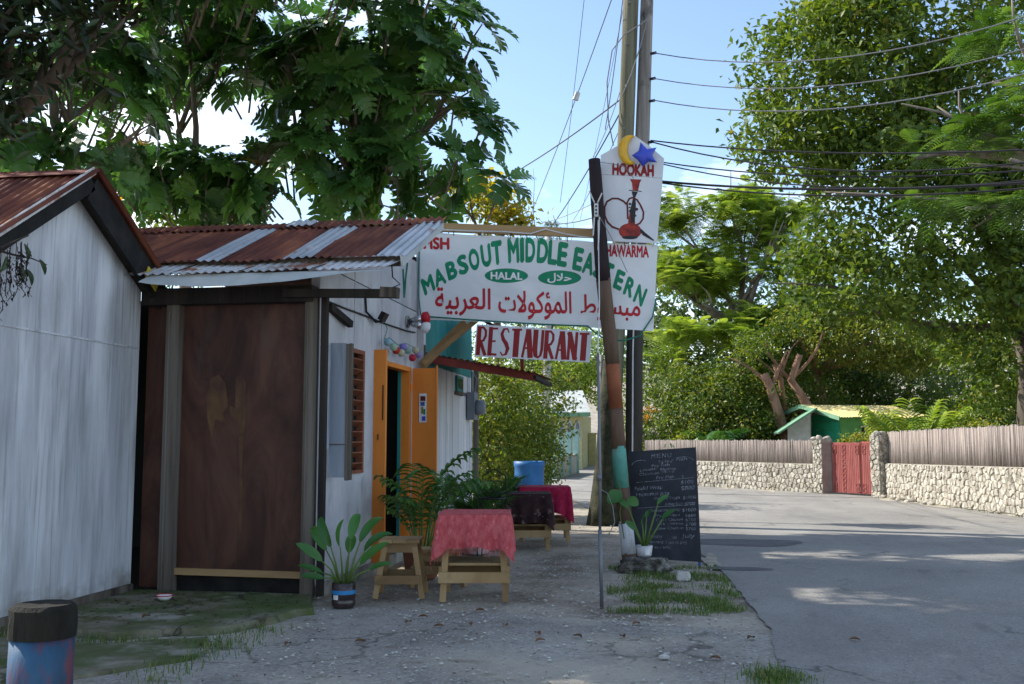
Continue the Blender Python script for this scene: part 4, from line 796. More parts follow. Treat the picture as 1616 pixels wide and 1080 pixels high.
for y in (.30, .54):
    ribbon(ch, [(.1 + .85 * k / 12, 1 - y + .03 * k / 12 + .004 * random.random()) for k in range(13)], .0035, on_menu, .002)
ribbon(ch, arc(.18, .86, .14, .05, 170, 60, 8), .006, on_menu, .002); ribbon(ch, arc(.80, .88, .16, .04, 120, 10, 8), .006, on_menu, .002)
ch.build('chalk_writing', 'chalk', me_)
# ------------------------------------------------------------------ utility poles and wires
GY = 17.2
pa = [at_y(957, 820, GY), at_y(966, 640, GY), at_y(979, 400, GY), at_y(989, 180, GY), at_y(998, -60, GY), at_y(1003, -190, GY)]
up1 = thing('utility_pole', 'greenish weathered utility pole with dark mossy foot behind the signs', 'utility pole', gp(pa[0].x, GY))
mb = B(); mb.tube([pa[0] + Vector((0, 0, -.2))] + pa[1:], [.17, .16, .15, .14, .135, .13], 14); mb.build('shaft', 'pole_green', up1, smooth=True)
mb = B(); mb.tube([pa[0] + Vector((-.02, 0, -.1)), pa[0] + Vector((-.02, 0, .25)), pa[0] + Vector((.03, 0, .9)), pa[0] + Vector((.08, 0, 1.9)), pa[0] + Vector((.14, 0, 2.7))], [.34, .24, .22, .20, .165], 14, wob=.18); mb.build('mossy_foot', 'moss_bark', up1, smooth=True)
for k in range(8):
    t = .35 + k * .08; q = pa[1].lerp(pa[5], t); mb = B(); mb.tube([q + Vector((.0, -.12, 0)), q + Vector((.0, -.17, 0))], .02, 8); mb.build('bolt', 'cord_white' if k % 3 == 0 else 'wire_grey', up1)
pb = [at_y(1000, 815, GY + .1), at_y(1001, 560, GY + .1), at_y(1010, 330, GY + .1), at_y(1017, 120, GY + .1), at_y(1023, -60, GY + .1), at_y(1027, -190, GY + .1)]
up2 = thing('utility_pole', 'cracked grey utility pole with black lower half standing beside the mossy pole', 'utility pole', gp(pb[0].x, GY + .1))
mb = B(); mb.tube([pb[0] + Vector((0, 0, -.2))] + pb[1:], [.15, .145, .135, .12, .11, .105], 14); mb.build('shaft', 'pole_grey', up2, smooth=True)
mb = B(); mb.tube([pb[0].lerp(pb[1], t) + Vector((-.02, -.155, 0)) for t in np.linspace(.3, 1, 6)] + [pb[1].lerp(pb[2], t) + Vector((-.03, -.15, 0)) for t in (.4, .8)], .014, 6); mb.build('ground_wire', 'cord_white', up2)
for py in (85, 125, 160, 225, 255, 290):
    q = at_y(1033 - (85 - py) * .0, py, GY + .05); q.x = pb[3].lerp(pb[2], (py - 120) / 210).x; mb = B(); mb.tube([q + Vector((.08, 0, 0)), q + Vector((.2, -.02, .01))], .025, 6); mb.build('insulator', 'wire', up2)
def wirespan(a, b, r, m, sag, label, group, n=14):
    pts = [a.lerp(b, t) + Vector((0, 0, -sag * 4 * t * (1 - t))) for t in np.linspace(0, 1, n)]
    return cord(pts, r, m, label, 'overhead_wire', 'wire', group)
LBR = 'black sagging cable leaving the poles beside the hookah sign, across the road'
for k, (p0, p1, r, s) in enumerate([((1033, 84), (1700, -2), .012, .45), ((1031, 124), (1700, 52), .011, .42), ((1029, 158), (1700, 92), .012, .42), ((1027, 222), (1700, 232), .016, .15), ((1027, 224), (1700, 246), .016, .35), ((1042, 256), (1700, 262), .015, .2), ((1040, 258), (1700, 275), .014, .3), ((1036, 286), (1700, 283), .026, .14), ((1036, 288), (1700, 290), .018, .2)]):
    a = at_y(*p0, GY); b = at_y(*p1, 13.5); wirespan(a, b, r * .8, 'wire' if k > 2 else 'wire_grey', s, LBR if k > 2 else 'thin grey power line from high on the grey pole across the road', 'lower cables across the road' if k > 2 else 'upper power lines across the road')
LBL = 'thin overhead wire running from the pole pair down over the restaurant roof'
for k, (p0, p1, d1, r, m) in enumerate([((924, -20), (884, 320), 22, .006, 'wire_grey'), ((972, -20), (832, 352), 30, .010, 'wire_grey'), ((985, -20), (955, 205), 17.4, .009, 'wire_grey'), ((982, 155), (760, 300), 26, .014, 'wire'), ((983, 170), (868, 360), 30, .013, 'wire'), ((984, 190), (902, 352), 28, .008, 'wire_grey'), ((986, 120), (936, 248), 17.0, .007, 'wire_grey'), ((975, 330), (860, 352), 30, .011, 'wire'), ((975, 300), (838, 355), 30, .009, 'wire_grey'), ((975, 345), (890, 362), 30, .009, 'wire_grey'), ((990, -20), (915, 350), 30, .006, 'wire_grey')]):
    a = at_y(*p0, GY); b = at_y(*p1, d1); wirespan(a, b, r, m, .12, LBL, 'wires over the restaurant roof')
cord([at_y(1024, 22, GY - .12), at_y(1010, 75, GY - .15), at_y(995, 120, GY - .2), at_y(982, 150, GY - .2)], .010, 'wire_grey', 'thick pale cable wrapped diagonally round the grey pole', 'pole_cable', 'cable')
cord([at_y(1022, 30, GY - .12), at_y(1012, 38, GY - .18), at_y(985, 55, GY - .2), at_y(966, 80, GY - .2), at_y(958, 130, GY - .2), at_y(960, 190, GY - .2), at_y(968, 230, GY - .2)], .011, 'wire_grey', 'slack grey cable drooping left of the pole pair', 'pole_cable', 'cable')
tag(B().tube([at_y(912, 146, 19), at_y(908, 158, 19)], [.05, .06], 8).build('wire_splice', 'cord_white', loc=at_y(910, 152, 19)), 'pale splice sleeve on the wire above the banner', 'splice')
# ================================================================== furniture on the pavement
def rotz(mb, c, a):
    R = Matrix.Rotation(a, 3, 'Z'); c = Vector(c); mb.v = [tuple(c + R @ Vector(p)) for p in mb.v]; return mb
def make_stool(x, y, yaw, label, w=.34, d=.38, h=.475):
    c = gp(x, y); t = thing('stool', label, 'stool', c)
    def pt(name, fn, m='pine'):
        mb = B(); fn(mb); rotz(mb, c, yaw); return mb.build(name, m, t)
    for k in range(3):
        pt('seat_plank', lambda mb: mb.box(((k - 1) * w / 3, 0, h - .012), (w / 3 - .004, d, .025)))
    for s in (-1, 1):
        pt('apron_rail', lambda mb: mb.box((0, s * (d / 2 - .04), h - .065), (w - .04, .025, .075)))
        pt('side_rail', lambda mb: mb.box((s * (w / 2 + .005), 0, .155), (.022, d + .03, .07)))
        pt('front_rail', lambda mb: mb.box((0, s * (d / 2 + .012), .155), (w + .05, .022, .07)))
        for s2 in (-1, 1):
            pt('leg', lambda mb: mb.bar((s * (w / 2 - .05), s2 * (d / 2 - .05), h - .03), (s * (w / 2 + .025), s2 * (d / 2 - .01), 0), .045, .04))
    return t
def make_table(x, y, yaw, label, cloth_label, cloth_m, w=.56, d=.58, h=.695, drop=.30, fringe=True):
    c = gp(x, y); t = thing('table', label, 'table', c)
    def pt(name, fn, m='pine'):
        mb = B(); fn(mb); rotz(mb, c, yaw); return mb.build(name, m, t)
    for k in range(4): pt('top_plank', lambda mb: mb.box(((k - 1.5) * w / 4, 0, h - .014), (w / 4 - .004, d, .028)))
    for s in (-1, 1):
        pt('apron_rail', lambda mb: mb.box((0, s * (d / 2 - .05), h - .075), (w - .06, .025, .09)))
        pt('low_rail', lambda mb: mb.box((0, s * (d / 2 + .0), .195), (w + .02, .025, .085)))
        pt('side_rail', lambda mb: mb.box((s * (w / 2 - .005), 0, .245), (.025, d - .03, .075)))
        for s2 in (-1, 1): pt('leg', lambda mb: mb.bar((s * (w / 2 - .06), s2 * (d / 2 - .06), h - .03), (s * (w / 2 - .025), s2 * (d / 2 - .03), 0), .05, .045))
    pt('shelf_plank', lambda mb: mb.box((0, 0, .295), (w - .08, d - .1, .02)))
    # the cloth: flat top, rippled skirts, hanging corners
    cl = thing('tablecloth', cloth_label, 'tablecloth', c + Vector((0, 0, h))); ph = random.random() * 9; hw, hd = w / 2 + .012, d / 2 + .012; z0 = h + .006
    mb = B(); mb.grid(lambda u, v: ((2 * u - 1) * hw, (2 * v - 1) * hd, z0 + .003 * noise.noise((u * 5, v * 5, ph))), 14, 14)
    per = []
    N = 22
    for i in range(N): per.append((-hw + 2 * hw * i / N, -hd, 0, -1, i / N))
    for i in range(N): per.append((hw, -hd + 2 * hd * i / N, 1, 0, i / N))
    for i in range(N): per.append((hw - 2 * hw * i / N, hd, 0, 1, i / N))
    for i in range(N): per.append((-hw, hd - 2 * hd * i / N, -1, 0, i / N))
    K = 9; vs = []; hems = []
    for j in range(K + 1):
        for i, (px, py, nx, ny, s) in enumerate(per):
            e = abs(2 * s - 1); corner = e ** 6; q = i / len(per) * 2 * math.pi
            if s < 1e-6: a = per[i - 1]; nx, ny = (nx + a[2]) * .8, (ny + a[3]) * .8
            dl = (drop + .055 * noise.noise((math.cos(q) * 2 + ph, math.sin(q) * 2, 0)) + .12 * corner) * j / K
            out_ = (.012 + .022 * math.sin(q * 17 + ph) * (j / K) + .03 * corner * (j / K) + .015 * math.sin(q * 7 + ph) * j / K) * min(1, j / 2)
            vs.append((px + nx * out_, py + ny * out_, z0 - dl - .001))
    n = len(per); fs = [(j * n + i, j * n + (i + 1) % n, (j + 1) * n + (i + 1) % n, (j + 1) * n + i) for j in range(K) for i in range(n)]
    mb.add(vs, fs); rotz(mb, c, yaw); mb.build('cloth', cloth_m, cl, smooth=True)
    if fringe:
        mb = B()
        for i in range(n):
            a = Vector(vs[K * n + i]); b = Vector(vs[K * n + (i + 1) % n])
            for k in range(3):
                q = a.lerp(b, k / 3 + random.random() * .1); L = random.uniform(.03, .07); e = Vector((random.uniform(-.008, .008), random.uniform(-.008, .008), -L)); w_ = (b - a).normalized() * .0022
                mb.add([q - w_, q + w_, q + e + w_ * .5, q + e - w_ * .5], [(0, 1, 2, 3)])
        rotz(mb, c, yaw); mb.build('fringe', cloth_m, cl, kind='stuff')
    return t, cl
YW = YAW
make_stool(-2.27, 8.30, YW, 'bare pine stool with splayed legs beside the orange doorway')
make_stool(-2.10, 8.92, YW + .05, 'bare pine bench end partly hidden behind rose covered table', w=.42, d=.3, h=.33)
make_table(-1.64, 8.33, YW, 'pine table under rose red fringed cloth beside the stool', 'faded rose red fringed cloth draped over pine table', 'cloth_rose', drop=.27)
make_table(-1.78, 12.15, YW, 'pine table under dark brown patterned cloth near the iron stand', 'dark brown patterned cloth draped over pine table', 'cloth_brown', w=.60, d=.6, h=.66, drop=.34, fringe=False)
make_table(-1.70, 13.35, YW, 'pine table under bright crimson cloth before the blue barrel', 'bright crimson fringed cloth draped over the farthest pine table', 'cloth_crimson', w=.66, d=.66, h=.70, drop=.34)
# black wrought-iron stand with scrolls
c = gp(-1.98, 11.0); ir = thing('iron_stand', 'black wrought iron stand with scrolled back beside the potted palms', 'stand', c)
for a, b in ((-.14, -.14), (.14, -.14), (-.14, .14), (.14, .14)):
    mb = B(); mb.tube([c + Vector((a, b, 0)), c + Vector((a * .9, b * .9, .4)), c + Vector((a, b, .66))], .009, 6); mb.build('leg', 'iron', ir)
for z, r in ((.36, .13), (.66, .15)):
    mb = B(); mb.tube([c + Vector((r * math.cos(q), r * math.sin(q), z)) for q in np.linspace(0, 2 * math.pi, 20)], .009, 6); mb.build('ring', 'iron', ir)
for s in (-1, 1):
    mb = B(); mb.tube([c + Vector((s * (.02 + .022 * q) * math.cos(q * 1.1) + s * .06, .12, .80 + (.015 + .02 * q) * math.sin(q * 1.1))) for q in np.linspace(0, 5.2, 22)], .007, 6); mb.build('scroll', 'iron', ir)
mb = B(); mb.tube([c + Vector((-.14, .14, .66)), c + Vector((-.13, .14, .9)), c + Vector((0, .14, .98)), c + Vector((.13, .14, .9)), c + Vector((.14, .14, .66))], .008, 6); mb.build('back_hoop', 'iron', ir)
# blue barrel
c = gp(-2.50, 17.6); ba = thing('barrel', 'blue plastic drum with open top behind the crimson table', 'barrel', c)
mb = B(); H = .93 - c.z; mb.lathe(c, [(.20, 0), (.255, .02), (.262, .3 * H), (.272, .33 * H), (.262, .36 * H), (.262, .64 * H), (.272, .67 * H), (.262, .70 * H), (.262, .9 * H), (.275, .92 * H), (.275, H), (.25, H), (.25, .85 * H)], 28); mb.build('drum', 'barrel', ba, smooth=True)
mb = B(); mb.lathe(c, [(.245, .86 * H), (.24, .88 * H), (.001, .89 * H)], 20); mb.build('soil', 'soil', ba)
# painted bollard post
c = gp(-2.86, 4.27); bo = thing('bollard', 'stubby blue painted wooden bollard with charred black top', 'bollard', c)
mb = B(); mb.tube([c + Vector((0, 0, -.05)), c + Vector((0, 0, .2)), c + Vector((0, .003, .41))], [.142, .14, .138], 22); mb.build('painted_shaft', 'bollard_blue', bo, smooth=True)
mb = B(); mb.tube([c + Vector((0, .003, .405)), c + Vector((0, .004, .47)), c + Vector((0, .004, .535)), c + Vector((0, .004, .553)), c + Vector((0, .004, .546))], [.143, .146, .143, .125, .06], 22, wob=.05); mb.build('charred_top', 'burnt', bo)
# little enamel bowl, stone lump at the post foot, pale block
c = Vector((on_ground(259, 957).x, on_ground(259, 957).y, .046)); bw = thing('bowl', 'small white bowl with pink rim left on the mossy slab', 'bowl', c)
mb = B(); mb.lathe(c, [(.03, 0), (.045, .012), (.065, .038), (.06, .038), (.04, .016), (.001, .012)], 20); mb.build('dish', 'ink_white', bw, smooth=True)
mb = B(); mb.tube([c + Vector((.065 * math.cos(q), .065 * math.sin(q), .039)) for q in np.linspace(0, 2 * math.pi, 24)], .004, 5); mb.build('rim', 'ink_red', bw)
def rock(name, c, size, m, seed, parent=None, irr=.35, sub=3, flat=.4):
    bm = bmesh.new(); bmesh.ops.create_icosphere(bm, subdivisions=sub, radius=1); mb = B(); idx = {v: i for i, v in enumerate(bm.verts)}; vs = []
    for v in bm.verts:
        p = v.co.copy(); p.x = math.copysign(abs(p.x) ** flat, p.x) if flat < 1 else p.x; p.y = math.copysign(abs(p.y) ** flat, p.y) if flat < 1 else p.y
        k = 1 + irr * noise.noise(p * 1.3 + Vector((seed, 0, 0))) + irr * .4 * noise.noise(p * 4 + Vector((seed, 5, 0)))
        vs.append(Vector(c) + Vector((p.x * size[0] * k, p.y * size[1] * k, p.z * size[2] * k)))
    mb.add(vs, [tuple(idx[v] for v in f.verts) for f in bm.faces]); bm.free(); return mb.build(name, m, parent, smooth=False, loc=None if parent else c)
q = on_ground(1016, 905)
M['lump'] = mat('lump', [(.03, .03, .025), (.09, .085, .07), (.24, .23, .20)], sc=14, det=9, bump=1.0, bsc=40, r=.95)
tag(rock('concrete_lump', gp(q.x, q.y + .14, .05), (.25, .14, .09), 'lump', 2.2), 'rough mossy concrete lump at the foot of leaning post', 'rubble')
q = on_ground(1078, 916); tag(rock('stone_block', gp(q.x, q.y + .04, .03), (.07, .06, .055), 'pebble', 9.1, sub=2, irr=.2), 'small pale broken block beside the concrete lump', 'block')
# ================================================================== potted plants
def pot(c, prof, m, parent, soil_z, soil_r):
    mb = B(); mb.lathe(c, prof, 22); mb.build('pot', m, parent, smooth=True); mb = B(); mb.lathe(c, [(soil_r, soil_z - .01), (soil_r, soil_z), (.001, soil_z + .006)], 18); mb.build('soil', 'soil', parent)
def bladeleaf(parent, base, az, el, L, W, droop, m='leaf_pot', stem=None, name='leaf'):
    d = Vector((math.cos(az) * math.cos(el), math.sin(az) * math.cos(el), math.sin(el)))
    mb = B(); mb.blade(base, d, L * random.uniform(.8, 1.15), W * random.uniform(.8, 1.1), droop * random.uniform(.5, 1.5), n=9, up=(random.uniform(-.35, .35), UPV[1], UPV[2] + random.uniform(-.2, .3)), fold=random.uniform(.1, .3), shape=lambda t_: 1.85 * (t_ + .03) ** .62 * max(.004, 1 - t_) ** .72); return mb.build(name, m, parent, smooth=True)
UPV = (.1, -.75, .65)
# broad-leaved plant in a cut water jug
c = gp(-2.56, 7.66); jp = thing('potted_plant', 'broad leaved green plant in a cut dark water jug by the plywood wall', 'potted plant', c)
pot(c, [(.08, 0), (.092, .015), (.093, .05), (.087, .06), (.093, .07), (.093, .19), (.085, .19), (.085, .16)], 'jug', jp, .16, .084)
mb = B(); mb.tube([c + Vector((0, 0, .105)), c + Vector((0, 0, .135))], .0945, 22, cap=False); mb.build('label_band', 'jug_label', jp, smooth=True)
mb = B(); mb.grid(lambda u, v: c + Vector((.0955 * math.sin(-.65 + .5 * u), -.0955 * math.cos(-.65 + .5 * u), .065 + .036 * v)), 5, 1); mb.build('label_panel', 'ink_white', jp)
spec = [(-.15, 1.05, .50, 2.7), (.10, 1.25, .58, .5), (.05, .95, .46, 1.5), (-.05, 1.2, .54, 4.6), (.2, 1.05, .50, -.25), (-.1, .85, .42, 3.6), (.15, .8, .38, 5.6), (-.2, .45, .30, 3.0), (.2, .5, .34, .15), (0, 1.35, .60, 1.2), (-.1, 1.3, .52, 3.3), (.1, .28, .24, 3.35)]
for k, (o_, el, hgt, az) in enumerate(spec):
    az += .2; base = c + Vector((.03 * math.cos(az), .03 * math.sin(az), .16)); d = Vector((math.cos(az) * math.cos(el), math.sin(az) * math.cos(el), math.sin(el))); tip = base + d * hgt * .56 + Vector((0, 0, .03))
    mb = B(); mb.tube([base, base.lerp(tip, .5) + Vector((0, 0, .03)), tip], [.011, .008, .005], 6); mb.build('stem', 'stem_green', jp, smooth=True)
    bladeleaf(jp, tip, az, el * .85, .29 if hgt > .35 else .20, .105 if hgt > .35 else .08, .6 if el > .9 else .5)
# areca palms by the door
def areca(c, label, n, hgt, pm, seed, prof=None, spread=1.0, name='potted_palm', cat='palm', leafm='leaf_palm'):
    rnd = random.Random(seed); t = thing(name, label, cat, c)
    if prof: pot(c, prof, pm, t, prof[-1][1], prof[-1][0] - .005)
    z0 = prof[-1][1] if prof else 0
    for k in range(n):
        az = 2.4 * k + rnd.random() * .5; el = rnd.uniform(1.12, 1.5); h = hgt * rnd.uniform(.6, 1.05); pts = []; p = c + Vector((.05 * math.cos(az), .05 * math.sin(az), z0)); d = Vector((math.cos(az) * math.cos(el), math.sin(az) * math.cos(el), math.sin(el))); N = 14
        side = Vector((-math.sin(az), math.cos(az), 0)); pts = [p.copy()]; dirs = [d.copy()]
        for i in range(N):
            p = p + d * h / N; tt = i / N
            if tt > .35: d = Matrix.Rotation(.125 * spread, 3, Vector((-math.sin(az), math.cos(az), 0))) @ d
            pts.append(p.copy()); dirs.append(d.copy())
        mb = B(); mb.tube(pts, list(np.linspace(.010, .003, N + 1)), 5); fr_ = mb.build('frond_stem', 'stem_green', t, smooth=True)
        mb = B()
        for i in range(5, N + 1):
            for sub in ((0, .5) if hgt > 1.6 else (0,)):
                if i == N and sub: continue
                q = pts[i].lerp(pts[min(i + 1, N)], sub); L = h * .27 * math.sin(math.pi * (i + sub - 4) / (N - 2.2)) ** .6 if i < N - 1 else h * .16
                for s in (-1, 1):
                    dd = (side * s * 1.0 + dirs[i] * .75 + Vector((0, 0, .12))).normalized(); mb.blade(q, dd, max(.08, L), .05 * hgt, .9 + rnd.random() * .5, n=4, fold=.25)
        mb.build('leaflets', leafm, fr_)
    return t
areca(gp(-2.36, 9.35), 'tall feathery palm in terracotta pot in front of the orange door', 9, 1.12, 'terracotta', 3, [(.13, 0), (.15, .02), (.18, .24), (.195, .25), (.195, .29), (.175, .29), (.17, .24)])
areca(gp(-2.55, 10.1), 'slim feathery palm growing behind the terracotta palm pot', 5, 1.0, 'pot_white', 5, [(.10, 0), (.12, .02), (.14, .2), (.13, .2), (.125, .17)])
def fanpalm(c, label, n, hgt, pm, prof, seed, size=.33):
    rnd = random.Random(seed); t = thing('fan_palm', label, 'palm', c); pot(c, prof, pm, t, prof[-1][1], prof[-1][0] - .005); z0 = prof[-1][1]
    for k in range(n):
        az = 2.4 * k; el = rnd.uniform(.75, 1.35); h = hgt * rnd.uniform(.45, 1.0); b = c + Vector((0, 0, z0)); d = Vector((math.cos(az) * math.cos(el), math.sin(az) * math.cos(el), math.sin(el))); tip = b + d * h
        mb = B(); mb.tube([b, b.lerp(tip, .5) + Vector((0, 0, .04)), tip], [.010, .008, .006], 5); st_ = mb.build('petiole', 'stem_green', t, smooth=True)
        side = d.cross(Vector((0, 0, 1))).normalized(); mb = B()
        for j in range(22):
            a = math.radians(-125 + 250 * j / 21); dd = d * math.cos(a) + side * math.sin(a) + Vector((0, 0, .25)); mb.blade(tip, dd, size * (1 - .25 * abs(a) / 2.2), .035, .9, n=5, fold=.3, shape=lambda t_: .35 + .65 * min(1, t_ * 4) if t_ < .4 else max(.03, (1 - t_) / .6))
        mb.build('fan_leaf', 'leaf_palm', st_)
    return t
fanpalm(gp(-2.25, 11.45), 'fan palm with pleated round leaves in a white tub by the wall', 11, .62, 'pot_white', [(.13, 0), (.15, .02), (.17, .28), (.16, .28), (.155, .25)], 8)
fanpalm(gp(-2.30, 12.9), 'dark fan palm behind the white tub palm, near the plank wall', 8, .6, 'terracotta', [(.13, 0), (.15, .02), (.17, .28), (.16, .28), (.155, .25)], 12)
# small plant in a paint tub on the lump, heart-leaved vine on the post
q = on_ground(1018, 893); c = Vector((-.30, 10.50, .115)); c = Vector((at_y(1017, 890, 10.52).x, 10.52, .11)); sp_ = thing('potted_plant', 'small leafy plant in a stained white tub on the concrete lump', 'potted plant', c)
pot(c, [(.065, 0), (.075, .01), (.088, .11), (.08, .11), (.078, .09)], 'pot_white', sp_, .09, .077)
mb = B(); mb.grid(lambda u, v: c + Vector((.084 * math.sin(.1 + .7 * u), -.084 * math.cos(.1 + .7 * u), .02 + .06 * v)), 5, 1); mb.build('tub_label', 'ink_white', sp_)
for k, (az, el, h) in enumerate(((.4, 1.25, .46), (2.9, 1.2, .42), (1.3, 1.3, .3), (.2, 1.0, .34), (4.6, 1.2, .26), (3.6, 1.1, .2))):
    b = c + Vector((.01 * math.cos(az), .01 * math.sin(az), .09)); d = Vector((math.cos(az) * math.cos(el), math.sin(az) * math.cos(el), math.sin(el))); tip = b + d * h
    mb = B(); mb.tube([b, tip], [.013, .006], 6); mb.build('stem', 'stem_green', sp_, smooth=True); bladeleaf(sp_, tip, az, .8, .17, .09, .5)
c = at_y(972, 790, 10.7); vi = thing('vine', 'broad heart shaped vine leaf clinging to the leaning post', 'vine', c)
for a, b, az, s in ((975, 786, 3.3, .15), (985, 795, -.3, .11), (968, 792, 3.9, .10)):
    p_ = at_y(a + 6, b - 8, 10.66); mb = B(); mb.blade(p_, Vector((math.cos(az) * .7, -.35, -.35)), s * 1.2, s, .5, n=6, up=(0, -1, .3)); mb.build('leaf', 'leaf_pot', vi, smooth=True)
mb = B(); mb.tube([at_y(a, b, 10.68) for a, b in ((985, 850), (978, 810), (982, 785), (976, 760))], .006, 5); mb.build('stem', 'stem_green', vi)
# ================================================================== stone wall, bamboo screens, gate on the far side
def clip_cell(p, pts, box):
    poly = [(box[0], box[1]), (box[2], box[1]), (box[2], box[3]), (box[0], box[3])]
    for q in pts:
        mx_, my_ = (p[0] + q[0]) / 2, (p[1] + q[1]) / 2; dx, dy = q[0] - p[0], q[1] - p[1]; res = []
        for i in range(len(poly)):
            a, b = poly[i], poly[(i + 1) % len(poly)]; sa = (a[0] - mx_) * dx + (a[1] - my_) * dy; sb = (b[0] - mx_) * dx + (b[1] - my_) * dy
            if sa <= 0: res.append(a)
            if (sa < 0 < sb) or (sb < 0 < sa): t = sa / (sa - sb); res.append((a[0] + (b[0] - a[0]) * t, a[1] + (b[1] - a[1]) * t))
        poly = res
        if not poly: return []
    return poly
def stones(parent, org, ux, uz, w, h, cell, nrm, seed, name='stone', m='stone', aspect=1.35):
    """irregular rubble stones, each a block of its own with a proud, chamfered face"""
    rnd = random.Random(seed); nx = max(1, round(w / (cell * aspect * .75))); nz = max(1, round(h / cell)); pts = []
    for j in range(-1, nz + 1):
        for i in range(-1, nx + 1): pts.append(((i + .5 + .5 * (j % 2) + rnd.uniform(-.42, .42)) * w / nx, (j + .5 + rnd.uniform(-.4, .4)) * h / nz))
    org = Vector(org); ux = Vector(ux); uz = Vector(uz); nrm = Vector(nrm)
    for p_ in pts:
        near = sorted((q for q in pts if q is not p_), key=lambda q: (q[0] - p_[0]) ** 2 + (q[1] - p_[1]) ** 2)[:14]
        poly = clip_cell(p_, near, (0, 0, w, h))
        if len(poly) < 3: continue
        cx = sum(a[0] for a in poly) / len(poly); cz = sum(a[1] for a in poly) / len(poly)
        if max(math.hypot(a[0] - cx, a[1] - cz) for a in poly) < cell * .22: continue
        pr = rnd.uniform(.02, .055); vs = []
        for k_, dep in ((.93, 0.0), (.92, pr * .6), (.70, pr)):
            for a in poly: vs.append(org + ux * (cx + (a[0] - cx) * k_) + uz * (cz + (a[1] - cz) * k_) + nrm * (dep + rnd.uniform(-.006, .006)))
        n = len(poly); fs = [(i + n * j, (i + 1) % n + n * j, (i + 1) % n + n * (j + 1), i + n * (j + 1)) for j in (0, 1) for i in range(n)] + [tuple(2 * n + i for i in range(n))]
        mb = B(); mb.add(vs, fs); mb.build(name, m, parent)
def wall_run(a, b, hs, hb, seed, wl, fl, cell=.15, cane=.043, lean=0):
    """rubble wall with a bamboo screen on it, from ground point a to b; the road lies on the left of a->b"""
    a = Vector(a); b = Vector(b); L = (b - a).length; ux = (b - a) / L; n = Vector((-ux.y, ux.x, 0)).normalized(); uz = Vector((0, 0, 1))
    t = thing('stone_wall', wl, 'wall', a.lerp(b, .5)); mb = B(); o_ = a - uz * .1; mb.prism([o_, o_ + ux * L, o_ + ux * L + uz * (hs + .1), o_ + uz * (hs + .1)], -n * .28); mb.build('mortar_core', 'mortar', t)
    stones(t, a - uz * .04, ux, uz, L, hs + .03, cell, n, seed)
    f_ = thing('bamboo_screen', fl, 'fence', a.lerp(b, .5) + uz * hs); rnd = random.Random(seed); N = int(L / cane); base = None
    mb = B(); mb.tube([(0, 0, 0), (0, 0, hb * .5), (0, 0, hb)], [cane * .50, cane * .48, cane * .46], 7); me0 = None
    for i in range(N):
        q = a + ux * ((i + .5) * L / N) - n * (.12 + rnd.uniform(-.008, .008)) + uz * (hs + .004)
        if me0 is None: o = mb.build('cane', 'bamboo', f_, smooth=True, loc=(0, 0, 0)); me0 = o.data
        else: o = bpy.data.objects.new('cane', me0); COL.objects.link(o); o.parent = f_
        o.location = q - world_loc(f_); o.scale = (1, 1, rnd.uniform(.965, 1.03)); o.rotation_euler = (rnd.uniform(-.012, .012), rnd.uniform(-.012, .012), rnd.random() * 6)
    for z in (.25, .75):
        mb = B(); mb.bar(a - n * .16 + uz * (hs + hb * z), b - n * .16 + uz * (hs + hb * z), .04, .05); mb.build('rail', 'old_post', f_)
    return t
wA, wB, wC, wD = on_ground(1100, 767), on_ground(1291, 778), on_ground(1398, 785), on_ground(1616, 817)
print('walls', wA, wB, wC, wD)
wA2 = wA + (wA - wB) * .55; wD2 = wD + (wD - wC) * .75; wA2.z = gz(wA2.x, wA2.y); wD2.z = gz(wD2.x, wD2.y)
def hgt_at(px, py0, py1, g): return abs(at_y(px, py1, g.y).z - at_y(px, py0, g.y).z)
hsA = hgt_at(1290, 777, 731.5, wB); htA = hgt_at(1290, 777, 694, wB); hsC = hgt_at(1398, 784, 730.5, wC); htC = hgt_at(1398, 784, 681, wC)
wall_run(wB, wA2, hsA, htA - hsA, 11, 'pale rubble stone wall left of the red gate, bamboo on top', 'grey bamboo cane screen on the stone wall left of the red gate')
wall_run(wD2, wC, hsC, htC - hsC, 23, 'pale rubble stone wall right of the red gate, bamboo on top', 'grey bamboo cane screen on the stone wall right of the red gate')
# gate pillars and red gate
def pillar(g, w, d, h, plaster, label, seed):
    ux = (wC - wB).normalized(); ux.z = 0; ux.normalize(); n = Vector((ux.y, -ux.x, 0)); t = thing('gate_pillar', label, 'pillar', g); o_ = g - Vector((0, 0, .1))
    mb = B(); mb.prism([o_ - ux * w / 2 + n * d / 2, o_ + ux * w / 2 + n * d / 2, o_ + ux * w / 2 - n * d / 2, o_ - ux * w / 2 - n * d / 2], (0, 0, h + .1)); mb.build('pillar_core', plaster, t)
    stones(t, g - ux * w / 2 + n * (d / 2 + .002), ux, Vector((0, 0, 1)), w, h, .14, n, seed)
    sd = -1 if plaster == 'pillar_plaster' else 1
    stones(t, g + ux * (w / 2 + .002) * -1 * (1) + n * d / 2, -n, Vector((0, 0, 1)), d, h, .14, -ux, seed + 1)
    if plaster != 'pillar_plaster': stones(t, g + ux * (w / 2 + .002) - n * d / 2, n, Vector((0, 0, 1)), d, h, .14, ux, seed + 2)
    for k in range(7):
        rock('cap_stone', g + ux * random.uniform(-w / 2, w / 2) + n * random.uniform(-d / 2, d / 2) + Vector((0, 0, h + random.uniform(.0, .06))), (random.uniform(.07, .12), random.uniform(.07, .11), random.uniform(.05, .09)), 'stone', seed + k, t, sub=2, flat=1)
gw = (wC - wB); 
hp = hgt_at(1300, 777, 693, wB)
pl = wB.lerp(wC, .10); pr_ = wB.lerp(wC, .94)
pillar(pl, .36, .40, hp, 'pillar_plaster', 'gate pillar with pinkish plaster reveal and stone cap left of gate', 31)
